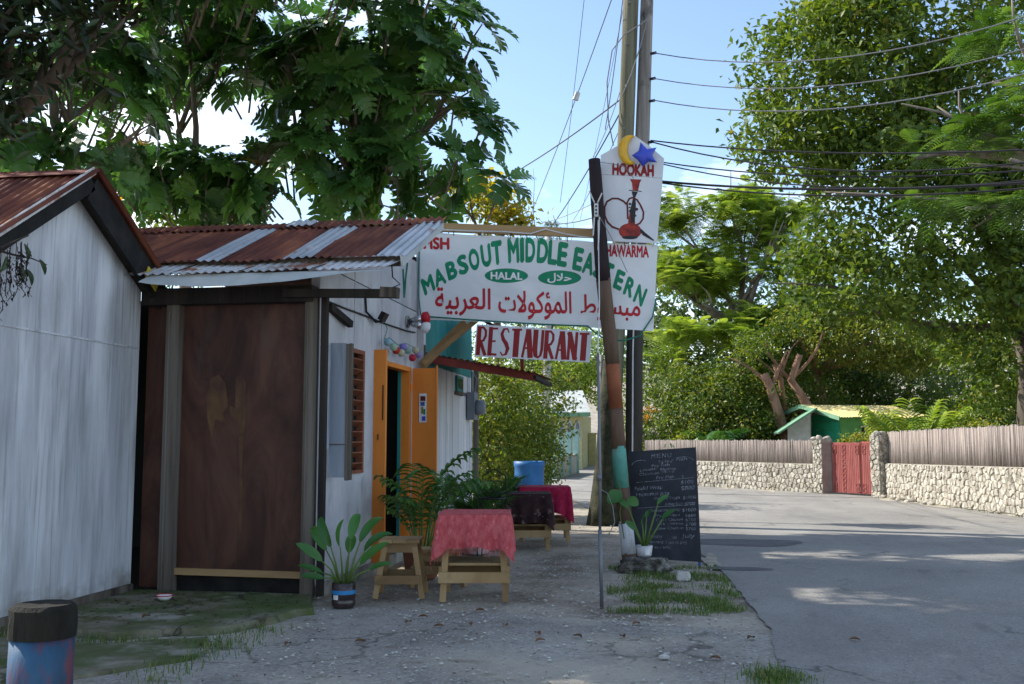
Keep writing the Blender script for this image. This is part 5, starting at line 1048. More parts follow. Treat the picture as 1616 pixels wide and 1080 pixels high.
pillar(pr_, .32, .34, hgt_at(1387, 784, 686, wC), 'mortar', 'rough rubble stone gate pillar right of the red gate', 41)
gt = thing('red_gate', 'faded red double gate of upright slats with small square panels', 'gate', wB.lerp(wC, .5))
ga, gb = wB.lerp(wC, .215), wB.lerp(wC, .85); ux = (gb - ga); GL = ux.length; ux.normalize(); nn = Vector((ux.y, -ux.x, 0)).normalized(); gh = hgt_at(1340, 781, 698, ga.lerp(gb, .5)); ga = ga - nn * .05
for leaf, (s0, s1, up_) in enumerate(((0, .69, 0), (.70, 1.0, .03))):
    lf = B(); A_, B_ = ga + ux * GL * s0, ga + ux * GL * s1; zt = gh + up_
    for z in (.08, zt * .62, zt - .03): lf.bar(A_ + Vector((0, 0, z)), B_ + Vector((0, 0, z)), .03, .06)
    for q in (A_ + ux * .02, B_ - ux * .02): lf.bar(q + Vector((0, 0, .05)), q + Vector((0, 0, zt)), .04, .035)
    lf = lf.build('gate_leaf', 'gate_red', gt); W_ = GL * (s1 - s0) - .08; n_ = int(W_ / .062)
    for i in range(n_):
        q = A_ + ux * (.04 + (i + .5) * W_ / n_) + nn * .022; mb = B(); mb.bar(q + Vector((0, 0, .05)), q + Vector((0, 0, zt - .05)), W_ / n_ - .012, .012, up=nn); mb.build('slat', 'gate_red', lf)
    for cx in ((.1, .45, .92) if leaf == 0 else (.2,)):
        for z in np.arange(.14, zt - .1, .135):
            if cx != .45 and .3 < z < zt * .75: continue
            q = A_ + ux * (.04 + cx * W_) + nn * .036 + Vector((0, 0, z)); mb = B()
            for dx, dz, sx, sz in ((0, .05, .12, .016), (0, -.05, .12, .016), (.055, 0, .016, .1), (-.055, 0, .016, .1)): mb.bar(q + ux * (dx - sx / 2) + Vector((0, 0, dz)), q + ux * (dx + sx / 2) + Vector((0, 0, dz)), .012, sz)
            mb.build('square_panel', 'gate_red', lf)
for k in range(26):
    q = wC.lerp(wD, random.random() ** 1.4 * .5) + Vector((-.12 - .22 * random.random(), -.1, 0)); s = random.uniform(.03, .09); tag(rock('fallen_stone', gp(q.x, q.y, s * .35), (s * 1.2, s, s * .7), 'stone', k * 1.7, sub=1, flat=1), 'loose pale stone fallen at the foot of the right stone wall', 'stone', 'fallen stones along the right stone wall')
# green house behind the gate
HYg = 35.5; gh_ = thing('green_house', 'small green house with yellow corrugated roof behind the red gate', 'house', gp(at_y(1328, 690, HYg).x, HYg + .3))
def hp_(px, py, y=HYg): return at_y(px, py, y)
zb = -.3; e0 = hp_(1328, 660); e1 = hp_(1492, 659); r0_ = hp_(1286, 641, HYg + 2.2); r1_ = hp_(1462, 643, HYg + 2.2)
xw0, xw1 = hp_(1328, 690).x, hp_(1482, 690).x
mb = B(); mb.prism([(xw0, HYg + .3, zb), (xw1, HYg + .3, zb), (xw1, HYg + .3, e0.z + .12), (xw0, HYg + .3, e0.z + .12)], (0, .1, 0)); mb.build('front_wall', 'house_green', gh_)
rz_ = r0_.z; ym = HYg + 2.2
lean_ = hp_(1277, 690).x
for k in range(9):
    z0, z1 = zb + k * .28, zb + (k + 1) * .28 - .012
    def cut(z): return max(0.0, min(1.0, (rz_ - .12 - z) / (rz_ - e0.z - .02)))
    w0, w1 = cut(z0), cut(z1)
    if w0 <= 0: break
    mb = B(); mb.prism([(xw0 - .02, ym - 1.9 * w0, z0), (xw0 - .02, ym + 1.9 * w0, z0), (xw0 - .02, ym + 1.9 * w1, z1), (xw0 - .02, ym - 1.9 * w1, z1)], (.06, 0, 0)); mb.build('gable_board', 'house_teal', gh_)
for k in range(7):
    x0 = xw0 - .35 + k * (xw1 - xw0 + .7) / 7; w_ = (xw1 - xw0 + .7) / 7 + .03
    for s, m in ((-1, 'roof_yellow'), (1, 'roof_yellow')):
        mb = B(); d = Vector((0, s * 2.45, e0.z - rz_)); corr(mb, (x0, ym, rz_ + .03 + .004 * (k % 2)), (1, 0, 0), d, w_, d.length, pitch=.11, amp=.012, ns=6); mb.build('roof_sheet', m, gh_, smooth=True)
mb = B(); mb.bar((xw0 - .36, ym, rz_ - .02), (xw0 - .36, ym - 2.45, e0.z - .02), .03, .14); mb.bar((xw0 - .36, ym, rz_ - .02), (xw0 - .36, ym + 2.45, e0.z - .02), .03, .14); mb.build('bargeboard', 'trim_green', gh_)
wx = hp_(1379, 685).x; mb = B(); mb.span((wx - .2, HYg + .26, .75), (wx + .2, HYg + .3, 1.75)); w_ = mb.build('window', 'glass_dark', gh_)
mb = B(); mb.span((wx - .26, HYg + .24, .69), (wx + .26, HYg + .28, .75)); mb.span((wx - .26, HYg + .24, 1.751), (wx + .26, HYg + .28, 1.80)); mb.build('frame', 'house_white', w_)
mb = B(); mb.span((xw0 - .06, ym - .9, .8), (xw0 - .03, ym - .3, 1.35)); mb.build('window', 'glass_dark', gh_)
def un(px, py, Y_):
    """place seen at a pixel, in the house's own unturned frame"""
    return world_loc(gh_) + Matrix.Rotation(-math.radians(24), 3, 'Z') @ (at_y(px, py, Y_) - world_loc(gh_))
LY = HYg + .7; mb = B(); q0, q1, q2, q3 = un(1243, 705, LY), un(1279, 705, LY), un(1279, 652, LY), un(1243, 676, LY); back = Matrix.Rotation(-math.radians(24), 3, 'Z') @ Vector((.3, 1.8, 0)); mb.prism([q0, q1, q2, q3], back); mb.build('lean_to', 'house_white', gh_)
mb = B(); a, b = un(1283, 646, LY + .7), un(1224, 684, LY + .7); mb.bar(a, b, 2.2, .06, up=Matrix.Rotation(-math.radians(24), 3, 'Z') @ Vector((-.4, 0, 1))); mb.build('lean_to_roof', 'trim_green', gh_)
gh_.rotation_euler.z = math.radians(24)
# ================================================================== far end of the street
yh = thing('cream_house', 'cream house with arched porch windows at the far bend of the road', 'house', at_y(890, 705, 52))
YH = 52; X0, X1 = at_y(868, 660, YH).x, at_y(918, 660, YH).x; zt = at_y(890, 655, YH).z; zg = gz(X0, YH) - .3
mb = B(); mb.span((X0 - 5, YH, zg), (X1, YH + 6, zt)); mb.build('wall', 'cream', yh)
for k in range(4):
    x_ = X1 - .22 - k * .43; mb = B(); za = at_y(890, 695, YH).z; mb.prism([(x_ - .15, YH - .03, za)] + [(x_ - .15, YH - .03, zt - .55)] + [(x_ + .15 * math.cos(a), YH - .03, zt - .55 + .28 * math.sin(a)) for a in np.linspace(math.pi, 0, 7)] + [(x_ + .15, YH - .03, za)], (0, .02, 0)); mb.build('arched_window', 'house_white', yh)
    mb = B(); mb.prism([(x_ - .09, YH - .05, za + .1)] + [(x_ + .09 * math.cos(a), YH - .05, zt - .6 + .2 * math.sin(a)) for a in np.linspace(math.pi, 0, 7)] + [(x_ + .09, YH - .05, za + .1)], (0, .01, 0)); mb.build('arch_opening', 'meter_grey', yh)
mb = B(); mb.prism([(X0 - 5.4, YH - .5, zt), (X1 + .5, YH - .5, zt), (X1 - .2, YH + 3, zt + 1.3), (X0 - 5, YH + 3, zt + 1.3)], (0, 0, .12)); mb.build('roof', 'flashing', yh)
mb = B(); mb.span((X0 - 5.4, YH - .56, zt - .1), (X1 + .5, YH - .51, zt + .1)); mb.build('fascia', 'trim_green', yh)
fw = thing('garden_wall', 'low pale aqua garden wall with square posts before the cream house', 'wall', at_y(890, 730, 44))
for k, px in enumerate((872, 884, 897, 909)):
    Yg = 40 + 2.4 * k; g = at_y(px, 700, Yg); g.z = gz(g.x, Yg); t_ = at_y(px, 690 - k * 4, g.y); mb = B(); mb.span((g.x - .14, g.y - .14, g.z - .1), (g.x + .14, g.y + .14, t_.z)); mb.build('post', 'wall_aqua', fw)
    if k: mb = B(); mb.bar((pg.x, pg.y, pg.z + .45), (g.x, g.y, g.z + .45), .1, .9); mb.build('panel', 'house_white', fw)
    pg = g
g = at_y(935, 700, 56); g.z = gz(g.x, 56); mb = B(); mb.span((g.x - .2, g.y - .2, g.z - .1), (g.x + .2, g.y + .2, g.z + 1.7)); mb.span((g.x - .26, g.y - .26, g.z + 1.701), (g.x + .26, g.y + .26, g.z + 1.8)); tag(mb.build('gate_post', 'cream', loc=g), 'cream square gate post beside the far bend of the road', 'gate post')
# white picket fence and bright verge right of the poles
pf_ = thing('picket_fence', 'white picket fence seen past the black utility pole', 'fence', at_y(1025, 710, 42))
for k in range(14):
    q = at_y(1008 + k * 4.2, 700, 42 + k * .1); zg = gz(q.x, q.y) - .05; mb = B(); mb.span((q.x - .035, q.y - .02, zg), (q.x + .035, q.y + .02, at_y(1020, 682, 42).z)); mb.build('picket', 'house_white', pf_)
for py in (690, 702): a, b = at_y(1006, py, 42.05), at_y(1066, py, 43.4); mb = B(); mb.bar(a, b, .03, .07); mb.build('rail', 'house_white', pf_)
# concrete street poles far down the road
for k, (px, Y_, top, r, lab) in enumerate(((862, 31, 372, .13, 'pale concrete utility pole standing beyond the blue drum'), (824, 27, 470, .09, 'thin pale pole among the shrubs beyond the restaurant'), (946, 58, 560, .14, 'far dark utility pole at the bend of the road'))):
    b = at_y(px, 700, Y_); b.z = gz(b.x, Y_) - .2; t_ = at_y(px + 3, top, Y_); pc = thing('street_pole', lab, 'utility pole', b)
    mb = B(); mb.tube([b, b.lerp(t_, .5), t_], [r, r * .9, r * .75], 10); mb.build('shaft', 'pole_concrete' if k < 2 else 'pole_grey', pc, smooth=True)
    mb = B(); mb.bar(t_ + Vector((-.5, 0, -.3)), t_ + Vector((.5, 0, -.3)), .08, .08); mb.build('crossarm', 'old_post', pc)
# ================================================================== vegetation
def unit(v): return v / np.maximum(1e-9, np.linalg.norm(v, axis=-1, keepdims=True))
def leaf_cloud(blobs, count, size, seed, clump=.55, per=26, upbias=.6, aspect=.5, shell=.55, droop=.25):
    """leaves gathered in clumps through a crown made of ellipsoids; returns verts, quads, values"""
    r = np.random.default_rng(seed); vol = np.array([b[1][0] * b[1][1] * b[1][2] for b in blobs]) ** .75; vol /= vol.sum(); nc = max(1, count // per)
    which = r.choice(len(blobs), nc, p=vol); C = np.array([blobs[i][0] for i in which], float); Rr = np.array([blobs[i][1] for i in which], float)
    d = unit(r.normal(size=(nc, 3))); rad = np.where(r.random(nc) < shell, r.uniform(.78, 1.06, nc), r.random(nc) ** .45); cc = C + d * Rr * rad[:, None]
    P = np.repeat(cc, per, 0) + r.normal(size=(nc * per, 3)) * clump * np.array([1, 1, .62]) * np.repeat(r.uniform(.6, 1.3, nc), per)[:, None] * .5
    cv = np.repeat(r.random(nc), per); n = len(P); outd = np.repeat(d, per, 0)
    N = unit(r.normal(size=(n, 3)) * .75 + np.array([0, 0, upbias]) + outd * .45); T = unit(np.cross(N, r.normal(size=(n, 3)))); T[:, 2] -= droop; T = unit(T - N * (T * N).sum(1, keepdims=True)); S = np.cross(N, T)
    L = size * r.uniform(.65, 1.25, n)[:, None]; W = L * aspect; h = L * .5
    v = np.stack([P - T * h, P + S * W * .5 + N * W * .15, P + T * h - N * L * .12, P - S * W * .5 + N * W * .15], 1).reshape(-1, 3)
    f = np.arange(n * 4).reshape(n, 4); f = np.concatenate([f[:, [0, 1, 2]], f[:, [0, 2, 3]]], 0)
    vals = np.clip(.55 * cv + .45 * r.random(n), 0, .999); return v, f, np.concatenate([vals, vals])
def limb_path(a, b, rnd, bend=.18, n=6):
    a = Vector(a); b = Vector(b); L = (b - a).length; o = Vector((rnd.uniform(-1, 1), rnd.uniform(-1, 1), rnd.uniform(-.3, .5))) * L * bend
    return [a.lerp(b, t) + o * math.sin(math.pi * t) + Vector((rnd.uniform(-1, 1), rnd.uniform(-1, 1), 0)) * L * .02 for t in np.linspace(0, 1, n)]
def trunk_and_limbs(t, base, fork, r0, ends, bark, seed, sub=2):
    rnd = random.Random(seed); mb = B(); base = Vector(base); fork = Vector(fork)
    mb.tube([base + Vector((0, 0, -.2)), base + Vector((0, 0, .15))] + limb_path(base + Vector((0, 0, .3)), fork, rnd, .06), [r0 * 1.35, r0 * 1.15] + list(np.linspace(r0, r0 * .68, 6)), 12, wob=.1); mb.build('trunk', bark, t, smooth=True)
    for e in ends:
        p = limb_path(fork, e, rnd); mb = B(); mb.tube(p, list(np.linspace(r0 * .55, r0 * .12, len(p))), 8, wob=.08)
        for k in range(sub):
            s = p[rnd.randint(2, 4)]; q = s + (Vector(e) - fork) * rnd.uniform(.25, .5) + Vector((rnd.uniform(-1, 1), rnd.uniform(-1, 1), rnd.uniform(-.1, .8))) * (Vector(e) - fork).length * .3
            pp = limb_path(s, q, rnd, .12, 5); mb.tube(pp, list(np.linspace(r0 * .22, r0 * .05, 5)), 6)
        mb.build('limb', bark, t, smooth=True)
def tree(name, label, cat, base, fork, r0, ends, blobs, count, size, leaf, bark, seed, group=None, **kw):
    t = thing(name, label, cat, base, group); trunk_and_limbs(t, base, fork, r0, ends, bark, seed)
    v, f, vals = leaf_cloud(blobs, count, size, seed, **kw); flat_mesh('crown', v, f, leaf, t, vals); return t
def shrub(name, label, c, r, count, size, leaf, seed, cat='shrub', group=None, extra=(), stems=True, **kw):
    t = thing(name, label, cat, gp(c[0], c[1]), group); blobs = [(c, r)] + list(extra); v, f, vals = leaf_cloud(blobs, count, size, seed, **kw); flat_mesh('foliage', v, f, leaf, t, vals)
    rnd = random.Random(seed); g = gp(c[0], c[1])
    if stems:
        mb = B()
        for k in range(5): mb.tube(limb_path(g + Vector((rnd.uniform(-.1, .1), 0, -.1)), Vector(c) + Vector((rnd.uniform(-.6, .6) * r[0], rnd.uniform(-.5, .5) * r[1], rnd.uniform(.0, .5) * r[2])), rnd), list(np.linspace(.045, .012, 6)), 6)
        mb.build('stems', 'bark', t)
    return t
# ------------------------------------------------------------------ breadfruit trees behind the roof
def breadfruit_leaf(lobes, seed):
    """deeply cut leaf along +Y, one unit long, folded along the midrib and bent down"""
    rnd = random.Random(seed); mb = B(); n = lobes * 3 + 2; left = []; mid = []; right = []
    def bend(x, y, z): 
        a = .55 * y * y; return (x, y * (1 - .12 * y), z - a * .62 + .0)
    halves = {1: [], -1: []}; ts = np.linspace(.06, .93, lobes + 1)
    for s in (1, -1):
        for k in range(lobes):
            t0, t1 = ts[k], ts[k + 1]; tm = (t0 + t1) / 2; w = .42 * math.sin(math.pi * (.18 + .70 * tm)) ** .9 * rnd.uniform(.9, 1.1); cut_ = .52
            a = (0, t0, 0); b = (0, t1, 0); i0 = (s * w * cut_, t0 + .045, .05 * cut_); i1 = (s * w * cut_, t1 + .03, .05 * cut_); o1 = (s * w * .82, t0 + .13 + .06, .10); tip = (s * w, t1 + .12, .06); o2 = (s * w * .66, t1 + .11, .09)
            base_o = len(mb.v); vs = [bend(*q) for q in (a, b, i1, o2, tip, o1, i0)]; f = (0, 6, 5, 4, 3, 2, 1) if s > 0 else (0, 1, 2, 3, 4, 5, 6)
            mb.add(vs, [(0, 6, 2, 1) if s > 0 else (0, 1, 2, 6), (6, 5, 3, 2) if s > 0 else (6, 2, 3, 5), (5, 4, 3) if s > 0 else (5, 3, 4)], 0.0)
    mb.add([bend(*q) for q in ((0, .93, 0), (.07, .98, .03), (0, 1.12, 0), (-.07, .98, .03))], [(0, 1, 2), (0, 2, 3)], 0.0)
    mb.add([bend(*q) for q in ((-.010, -.12, .004), (.010, -.12, .004), (.005, .5, .006), (-.005, .5, .006))], [(0, 1, 2, 3)], 0.0)
    return mb
BF = [breadfruit_leaf(l, s) for l, s in ((4, 1), (4, 2), (5, 3), (3, 4))]
BFM = {}
def bf_mesh(k, m):
    if (k, m) not in BFM:
        me = bpy.data.meshes.new('breadfruit_leaf'); me.from_pydata(BF[k].v, [], BF[k].f); me.materials.append(M[m]); BFM[(k, m)] = me
    return BFM[(k, m)]
def breadfruit(label, base, fork, r0, ends, blobs, nros, size, seed, nobj=300, fruits=6, yellow=2, extra_tips=(), bark='bark_pale', young=.12):
    rnd = random.Random(seed); t = thing('breadfruit_tree', label, 'tree', base); trunk_and_limbs(t, base, fork, r0, ends, bark, seed, 3); leaves = []; tips = []
    vol = [b[1][0] * b[1][1] * b[1][2] for b in blobs]
    for k in range(nros):
        b = rnd.choices(blobs, vol)[0]; d = Vector((rnd.gauss(0, 1), rnd.gauss(0, 1), rnd.gauss(0, 1))).normalized(); rad = rnd.uniform(.75, 1.05) if rnd.random() < .6 else rnd.random() ** .5
        tips.append((Vector(b[0]) + Vector((d.x * b[1][0], d.y * b[1][1], d.z * b[1][2])) * rad, (d + Vector((0, 0, .9))).normalized()))
    for e in extra_tips: tips.append((Vector(e), Vector((.45, -.2, .5)).normalized()))
    tw = B()
    for p_, ax in tips:
        side0 = ax.cross(Vector((.3, .9, .2))).normalized(); nl = rnd.randint(6, 9); ph = rnd.random() * 6; yg = rnd.random() < young
        tw.tube([p_ - ax * .55 + Vector((0, 0, -.25)), p_ - ax * .2, p_], [.02, .016, .012], 5)
        for i in range(nl):
            a = ph + 2.4 * i; out_ = Matrix.Rotation(a, 3, ax) @ side0; el = rnd.uniform(-.35, .85); d = (out_ * math.cos(el) + ax * math.sin(el)).normalized(); s = size * rnd.uniform(.65, 1.15) * (.7 if el > .6 else 1)
            zz = (ax - d * ax.dot(d)).normalized(); xx = d.cross(zz); R = Matrix((xx, d, zz)).transposed().to_4x4(); leaves.append((Matrix.Translation(p_ + d * .06) @ R @ Matrix.Scale(s, 4), rnd.randrange(4), 'breadfruit_young' if (yg and el > .1) else 'breadfruit_leaf'))
    tw.build('twigs', bark, t, kind='stuff')
    def keyf(L): 
        q = L[0].translation; return q.length - (0 if L[2] == 'breadfruit_leaf' else 1.5)
    leaves.sort(key=keyf); base_l = Vector(base)
    for k, (mtx, v, m) in enumerate(leaves[:nobj]):
        if yellow and k % 97 == 41: m = 'leaf_yellow'
        o = bpy.data.objects.new('leaf', bf_mesh(v, m)); COL.objects.link(o); o.parent = t; o.matrix_basis = Matrix.Translation(-base_l) @ mtx
    V, F_, vals = [], [], []; off = 0
    mb = B()
    for mtx, v, m in leaves[nobj:]:
        mb.add([mtx @ Vector(q) for q in BF[v].v], BF[v].f, rnd.random() * .999)
    if leaves[nobj:]: mb.build('foliage', 'breadfruit_leaf', t, kind='stuff')
    for k in range(fruits):
        p_, ax = tips[rnd.randrange(len(tips))]; q = p_ + Vector((rnd.uniform(-.2, .2), -.25, -.12)); mb = B(); mb.lathe(q, [(.075 * math.sin(math.pi * i / 7) + .001, -.095 * math.cos(math.pi * i / 7)) for i in range(8)], 12); mb.build('fruit', 'fruit', t, smooth=True)
    return t
def ap(px, py, y): return at_y(px, py, y)
b1 = gp(-4.9, 16.6)
breadfruit('tall breadfruit tree with lobed dark leaves behind the restaurant roof', b1, ap(590, 330, 16.6), .20, [ap(620, 20, 16.6), ap(500, 100, 16.0), ap(720, 160, 16.2), ap(430, 190, 16.4), ap(700, 40, 17), ap(560, -60, 17)],
           [(ap(560, 120, 16.4), (1.9, 1.4, 1.4)), (ap(500, 270, 15.8), (1.6, 1.0, .75)), (ap(690, 230, 16.2), (1.0, 1.0, 1.0)), (ap(660, 30, 16.6), (1.2, 1.2, .9)), (ap(420, 60, 16.8), (1.1, 1.0, 1.0)), (ap(640, 310, 16), (1.5, .8, .35)), ((-5.2, 14.6, 10.2), (2.6, 1.3, 1.0)), ((-2.9, 13.4, 9.4), (1.4, 1.0, .8))], 150, .62, 21, fruits=9,
           extra_tips=[ap(760, 40, 16.2), ap(770, 185, 16.0), ap(800, 285, 15.8), ap(745, 75, 16.2), ap(735, 10, 16.5), ap(775, 205, 15.9), ap(720, 110, 16.1)] + [(random.uniform(-7.8, -3.2), random.uniform(11.6, 14.2), random.uniform(7.9, 9.6)) for _ in range(75)])  # highest blobs and random tips, out of view, are added to shade the road
b2 = gp(-8.3, 16.2)
breadfruit('breadfruit tree with open sprays of leaves left of the taller breadfruit', b2, ap(300, 320, 16.2), .14, [ap(300, 30, 16.2), ap(380, 60, 16), ap(240, 120, 16.4), ap(420, 250, 15.8), ap(210, 200, 16)],
           [(ap(330, 20, 16.3), (1.5, 1.1, .7)), (ap(250, 110, 16.2), (.8, .9, .8)), (ap(330, 290, 15.6), (1.2, .9, .55)), (ap(390, 130, 16.2), (.8, .8, .8)), (ap(230, 270, 15.8), (.9, .9, .6))], 66, .58, 34, fruits=3)
b3 = gp(-10.2, 13.6)
breadfruit('shaded breadfruit tree rising behind the white shed roof', b3, ap(110, 250, 13.6), .16, [ap(60, 120, 13.6), ap(170, 140, 13.4), ap(100, 0, 13.8), ap(200, 220, 13.2)],
           [(ap(90, 170, 13.5), (1.5, 1.1, 1.1)), (ap(160, 240, 13.2), (.8, .8, .5)), (ap(30, 240, 13.0), (.9, .9, .6)), (ap(150, 90, 13.8), (.9, .9, .9)), ((-9, 13.4, 9.3), (2.2, 1.5, 1.0))], 84, .52, 47, fruits=0, yellow=0, young=.05, extra_tips=[(random.uniform(-10.5, -6.4), random.uniform(13, 15), random.uniform(8.9, 10.5)) for _ in range(45)])  # high blob and random tips above the view, added to block sun on the road
# dark leafy tree whose branches hang over the shed
bm_ = gp(-8.6, 9.6)
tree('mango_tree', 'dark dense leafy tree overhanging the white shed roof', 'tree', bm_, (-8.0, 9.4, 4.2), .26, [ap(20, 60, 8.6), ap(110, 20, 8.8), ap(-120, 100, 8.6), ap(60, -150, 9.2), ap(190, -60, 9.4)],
     [(ap(40, 40, 8.8), (.85, .8, .62)), (ap(-120, 120, 8.8), (1.1, .9, .8)), (ap(110, -60, 9.2), (1.1, .9, .55)), (ap(-60, -150, 9.5), (1.8, 1.6, 1.2)), ((-6.4, 10.6, 8.7), (2.8, 1.8, 1.1)), ((-8.6, 8.6, 8.0), (2.2, 2.2, 1.2)), ((-4.2, 9.6, 8.2), (1.8, 1.6, .8)), ((-5.6, 7.2, 7.8), (2.2, 1.6, .8)), ((-6.8, 12.2, 9.2), (2.0, 1.2, .7))], 23500, .25, 'leaf_mango', 'bark', 51, clump=.42, aspect=.30, droop=.7)  # upper crown blobs out of view are added to keep the near road shaded
# dry hanging twigs at the shed wall
c = at_x(4, 395, XW + .35); dt = thing('dry_branch', 'dry drooping seed branch with few leaves in front of white shed wall', 'branch', c)
rnd = random.Random(4)
mb = B(); mb.tube([at_x(a, b, XW + .35) for a, b in ((-90, 330), (-40, 355), (0, 392), (25, 380), (45, 372))], [.02, .014, .01, .006, .004], 6); mb.tube([at_x(a, b, XW + .35) for a, b in ((-80, 370), (-20, 390), (20, 402), (50, 408), (74, 418))], [.014, .01, .008, .005, .003], 6); mb.build('twig', 'dry', dt)
for k in range(26):
    x0 = rnd.uniform(-60, 46); y0 = 385 + rnd.uniform(-5, 20) - abs(x0) * .1; ln = rnd.uniform(60, 130) * (1 - max(0, x0) / 110); mb = B(); pts = [at_x(x0 + rnd.uniform(-5, 5) * t, y0 + ln * t, XW + .35 + .03 * rnd.random()) for t in np.linspace(0, 1, 9)]; mb.tube(pts, .003, 4)
    for q in pts[2:]:
        for s in range(3): mb.blade(q + Vector((rnd.uniform(-.012, .012), rnd.uniform(-.012, .012), rnd.uniform(-.02, .02))), (rnd.uniform(-1, 1), rnd.uniform(-1, 1), -.9), .028, .012, .2, n=2)
    mb.build('seed_tassel', 'dry', dt)
for a, b, az in ((38, 385, -1.2), (10, 405, -2), (32, 418, -1.4), (42, 425, -1.0), (62, 410, -.8)):
    q = at_x(a, b, XW + .36); mb = B(); mb.blade(q, (.2, math.cos(az), -.9), .12, .05, .4, up=(1, 0, 0)); mb.build('leaf', 'leaf_mango', dt)
# yellow-leaved tree behind the roof end
by2 = gp(-3.2, 20)
tree('croton_tree', 'yellow and orange leaved small tree beyond the banner beam', 'tree', by2, ap(775, 400, 20), .10, [ap(740, 310, 20), ap(800, 320, 20), ap(770, 280, 20)], [(ap(770, 310, 20), (.85, .7, .42)), (ap(720, 300, 20.5), (.5, .5, .35)), (ap(800, 350, 20), (.5, .5, .25))], 1500, .17, 'leaf_croton', 'bark', 61, clump=.3)
shrub('roof_bush', 'olive leafy shrub top showing above the rusty roof', (ap(270, 335, 17).x, 17.3, 5.0), (1.3, .7, .7), 2600, .12, 'leaf_hedge', 66, cat='tree')
# ------------------------------------------------------------------ shrubs beyond the restaurant
shrub('garden_shrub', 'dense green shrub against the far end of the restaurant', (ap(775, 640, 19).x, 19, 1.5), (.75, .8, 1.35), 7000, .10, 'leaf_hedge', 71, clump=.3)
shrub('garden_shrub', 'sprawling light green shrub growing behind the blue drum', (ap(825, 650, 20.5).x, 20.5, 1.5), (.55, .8, 1.3), 6500, .085, 'leaf_hedge', 72, clump=.28, extra=[((ap(855, 690, 20).x, 20, 1.1), (.35, .5, .8))])
shrub('garden_shrub', 'tall dark green shrub beyond the awning, behind the drum shrub', (ap(800, 600, 25).x, 25, 2.2), (1.6, 1.2, 2.3), 9000, .12, 'leaf_hedge', 73, clump=.4)
tree('roadside_tree', 'light green roadside tree beyond the concrete pole', 'tree', gp(ap(915, 650, 60).x, 62), ap(912, 620, 62), .25, [ap(880, 560, 62), ap(940, 560, 62), ap(910, 500, 62)], [(ap(900, 560, 62), (2.6, 2.5, 2.4)), (ap(945, 590, 62), (1.8, 2, 2.2)), (ap(880, 600, 64), (1.6, 2, 1.6))], 9000, .24, 'leaf_fern', 'bark', 81, clump=.9)
tree('roadside_tree', 'grey green feathery tree behind the cream house', 'tree', gp(ap(880, 650, 66).x - 1, 66), ap(870, 600, 66), .22, [ap(850, 540, 66), ap(890, 550, 66), ap(865, 450, 66)], [(ap(875, 570, 66), (2.2, 2, 2.8)), (ap(860, 480, 66), (1.4, 1.5, 3.0)), (ap(835, 600, 66), (2.2, 2, 2))], 8000, .26, 'leaf_far', 'bark', 82, clump=.7, aspect=.25)
for k, (px, top, lab) in enumerate(((828, 330, 'slim feathery pine top above the banner beam beside the yellow leaved tree'), (872, 340, 'slim feathery pine top above the banner beam nearest the leaning post'))):
    g = gp(ap(px, 500, 52).x, 52); tp = ap(px, top, 52); tree('pine_tree', lab, 'tree', g, g.lerp(tp, .6), .12, [tp], [(g.lerp(tp, .86), (.75, .75, 1.6))], 1400, .22, 'leaf_far', 'bark', 90 + k, clump=.35, aspect=.14, upbias=1.2)
# ------------------------------------------------------------------ trees on the far side of the road
def frond_cloud(blobs, count, L, seed, flat=.55, per=7, npin=9, wp=.035):
    """feathery twice-cut leaves: a bent rib with narrow leaflets either side"""
    r = np.random.default_rng(seed); vol = np.array([b[1][0] * b[1][1] * b[1][2] for b in blobs]) ** .7; vol /= vol.sum(); nc = count // per
    which = r.choice(len(blobs), nc, p=vol); C = np.array([blobs[i][0] for i in which], float); Rr = np.array([blobs[i][1] for i in which], float); d = unit(r.normal(size=(nc, 3))); d[:, 2] = np.abs(d[:, 2]) * 1.0 - .25; d = unit(d)
    cc = np.repeat(C + d * Rr * r.uniform(.35, 1.05, nc)[:, None], per, 0); n = len(cc); az = r.random(n) * 2 * np.pi; dirv = unit(np.stack([np.cos(az), np.sin(az), r.normal(size=n) * flat + .05], 1)); side = unit(np.cross(dirv, np.array([0, 0, 1.]))); up = np.cross(side, dirv); Ls = L * r.uniform(.6, 1.2, n)
    cval = np.repeat(r.random(nc), per); V = []; 
    for k in range(npin):
        t = (k + .6) / npin; wv = math.sin(math.pi * (t * .85 + .1)) * .34
        c0 = cc + dirv * (Ls * t)[:, None] - np.array([0, 0, 1.]) * (Ls * .32 * t * t)[:, None]
        for s in (-1, 1):
            e = c0 + side * (s * wv * Ls)[:, None] + dirv * (Ls * .10)[:, None] - np.array([0, 0, 1.]) * (Ls * .06)[:, None]; h = dirv * (Ls * wp)[:, None]
            V.append(np.stack([c0 - h, c0 + h, e + h * .6, e - h * .6], 1))
    V = np.concatenate(V, 0); m = len(V); f = np.arange(m * 4).reshape(m, 4); vals = np.tile(np.clip(.6 * cval + .4 * r.random(n), 0, .999), npin * 2); return V.reshape(-1, 3), f, vals
def feather_tree(label, base, fork, r0, ends, blobs, count, L, leaf, seed, bark='bark_pale', **kw):
    t = thing('flame_tree', label, 'tree', base); trunk_and_limbs(t, base, fork, r0, ends, bark, seed, 3); v, f, vals = frond_cloud(blobs, count, L, seed, **kw); flat_mesh('crown', v, f, leaf, t, vals); return t
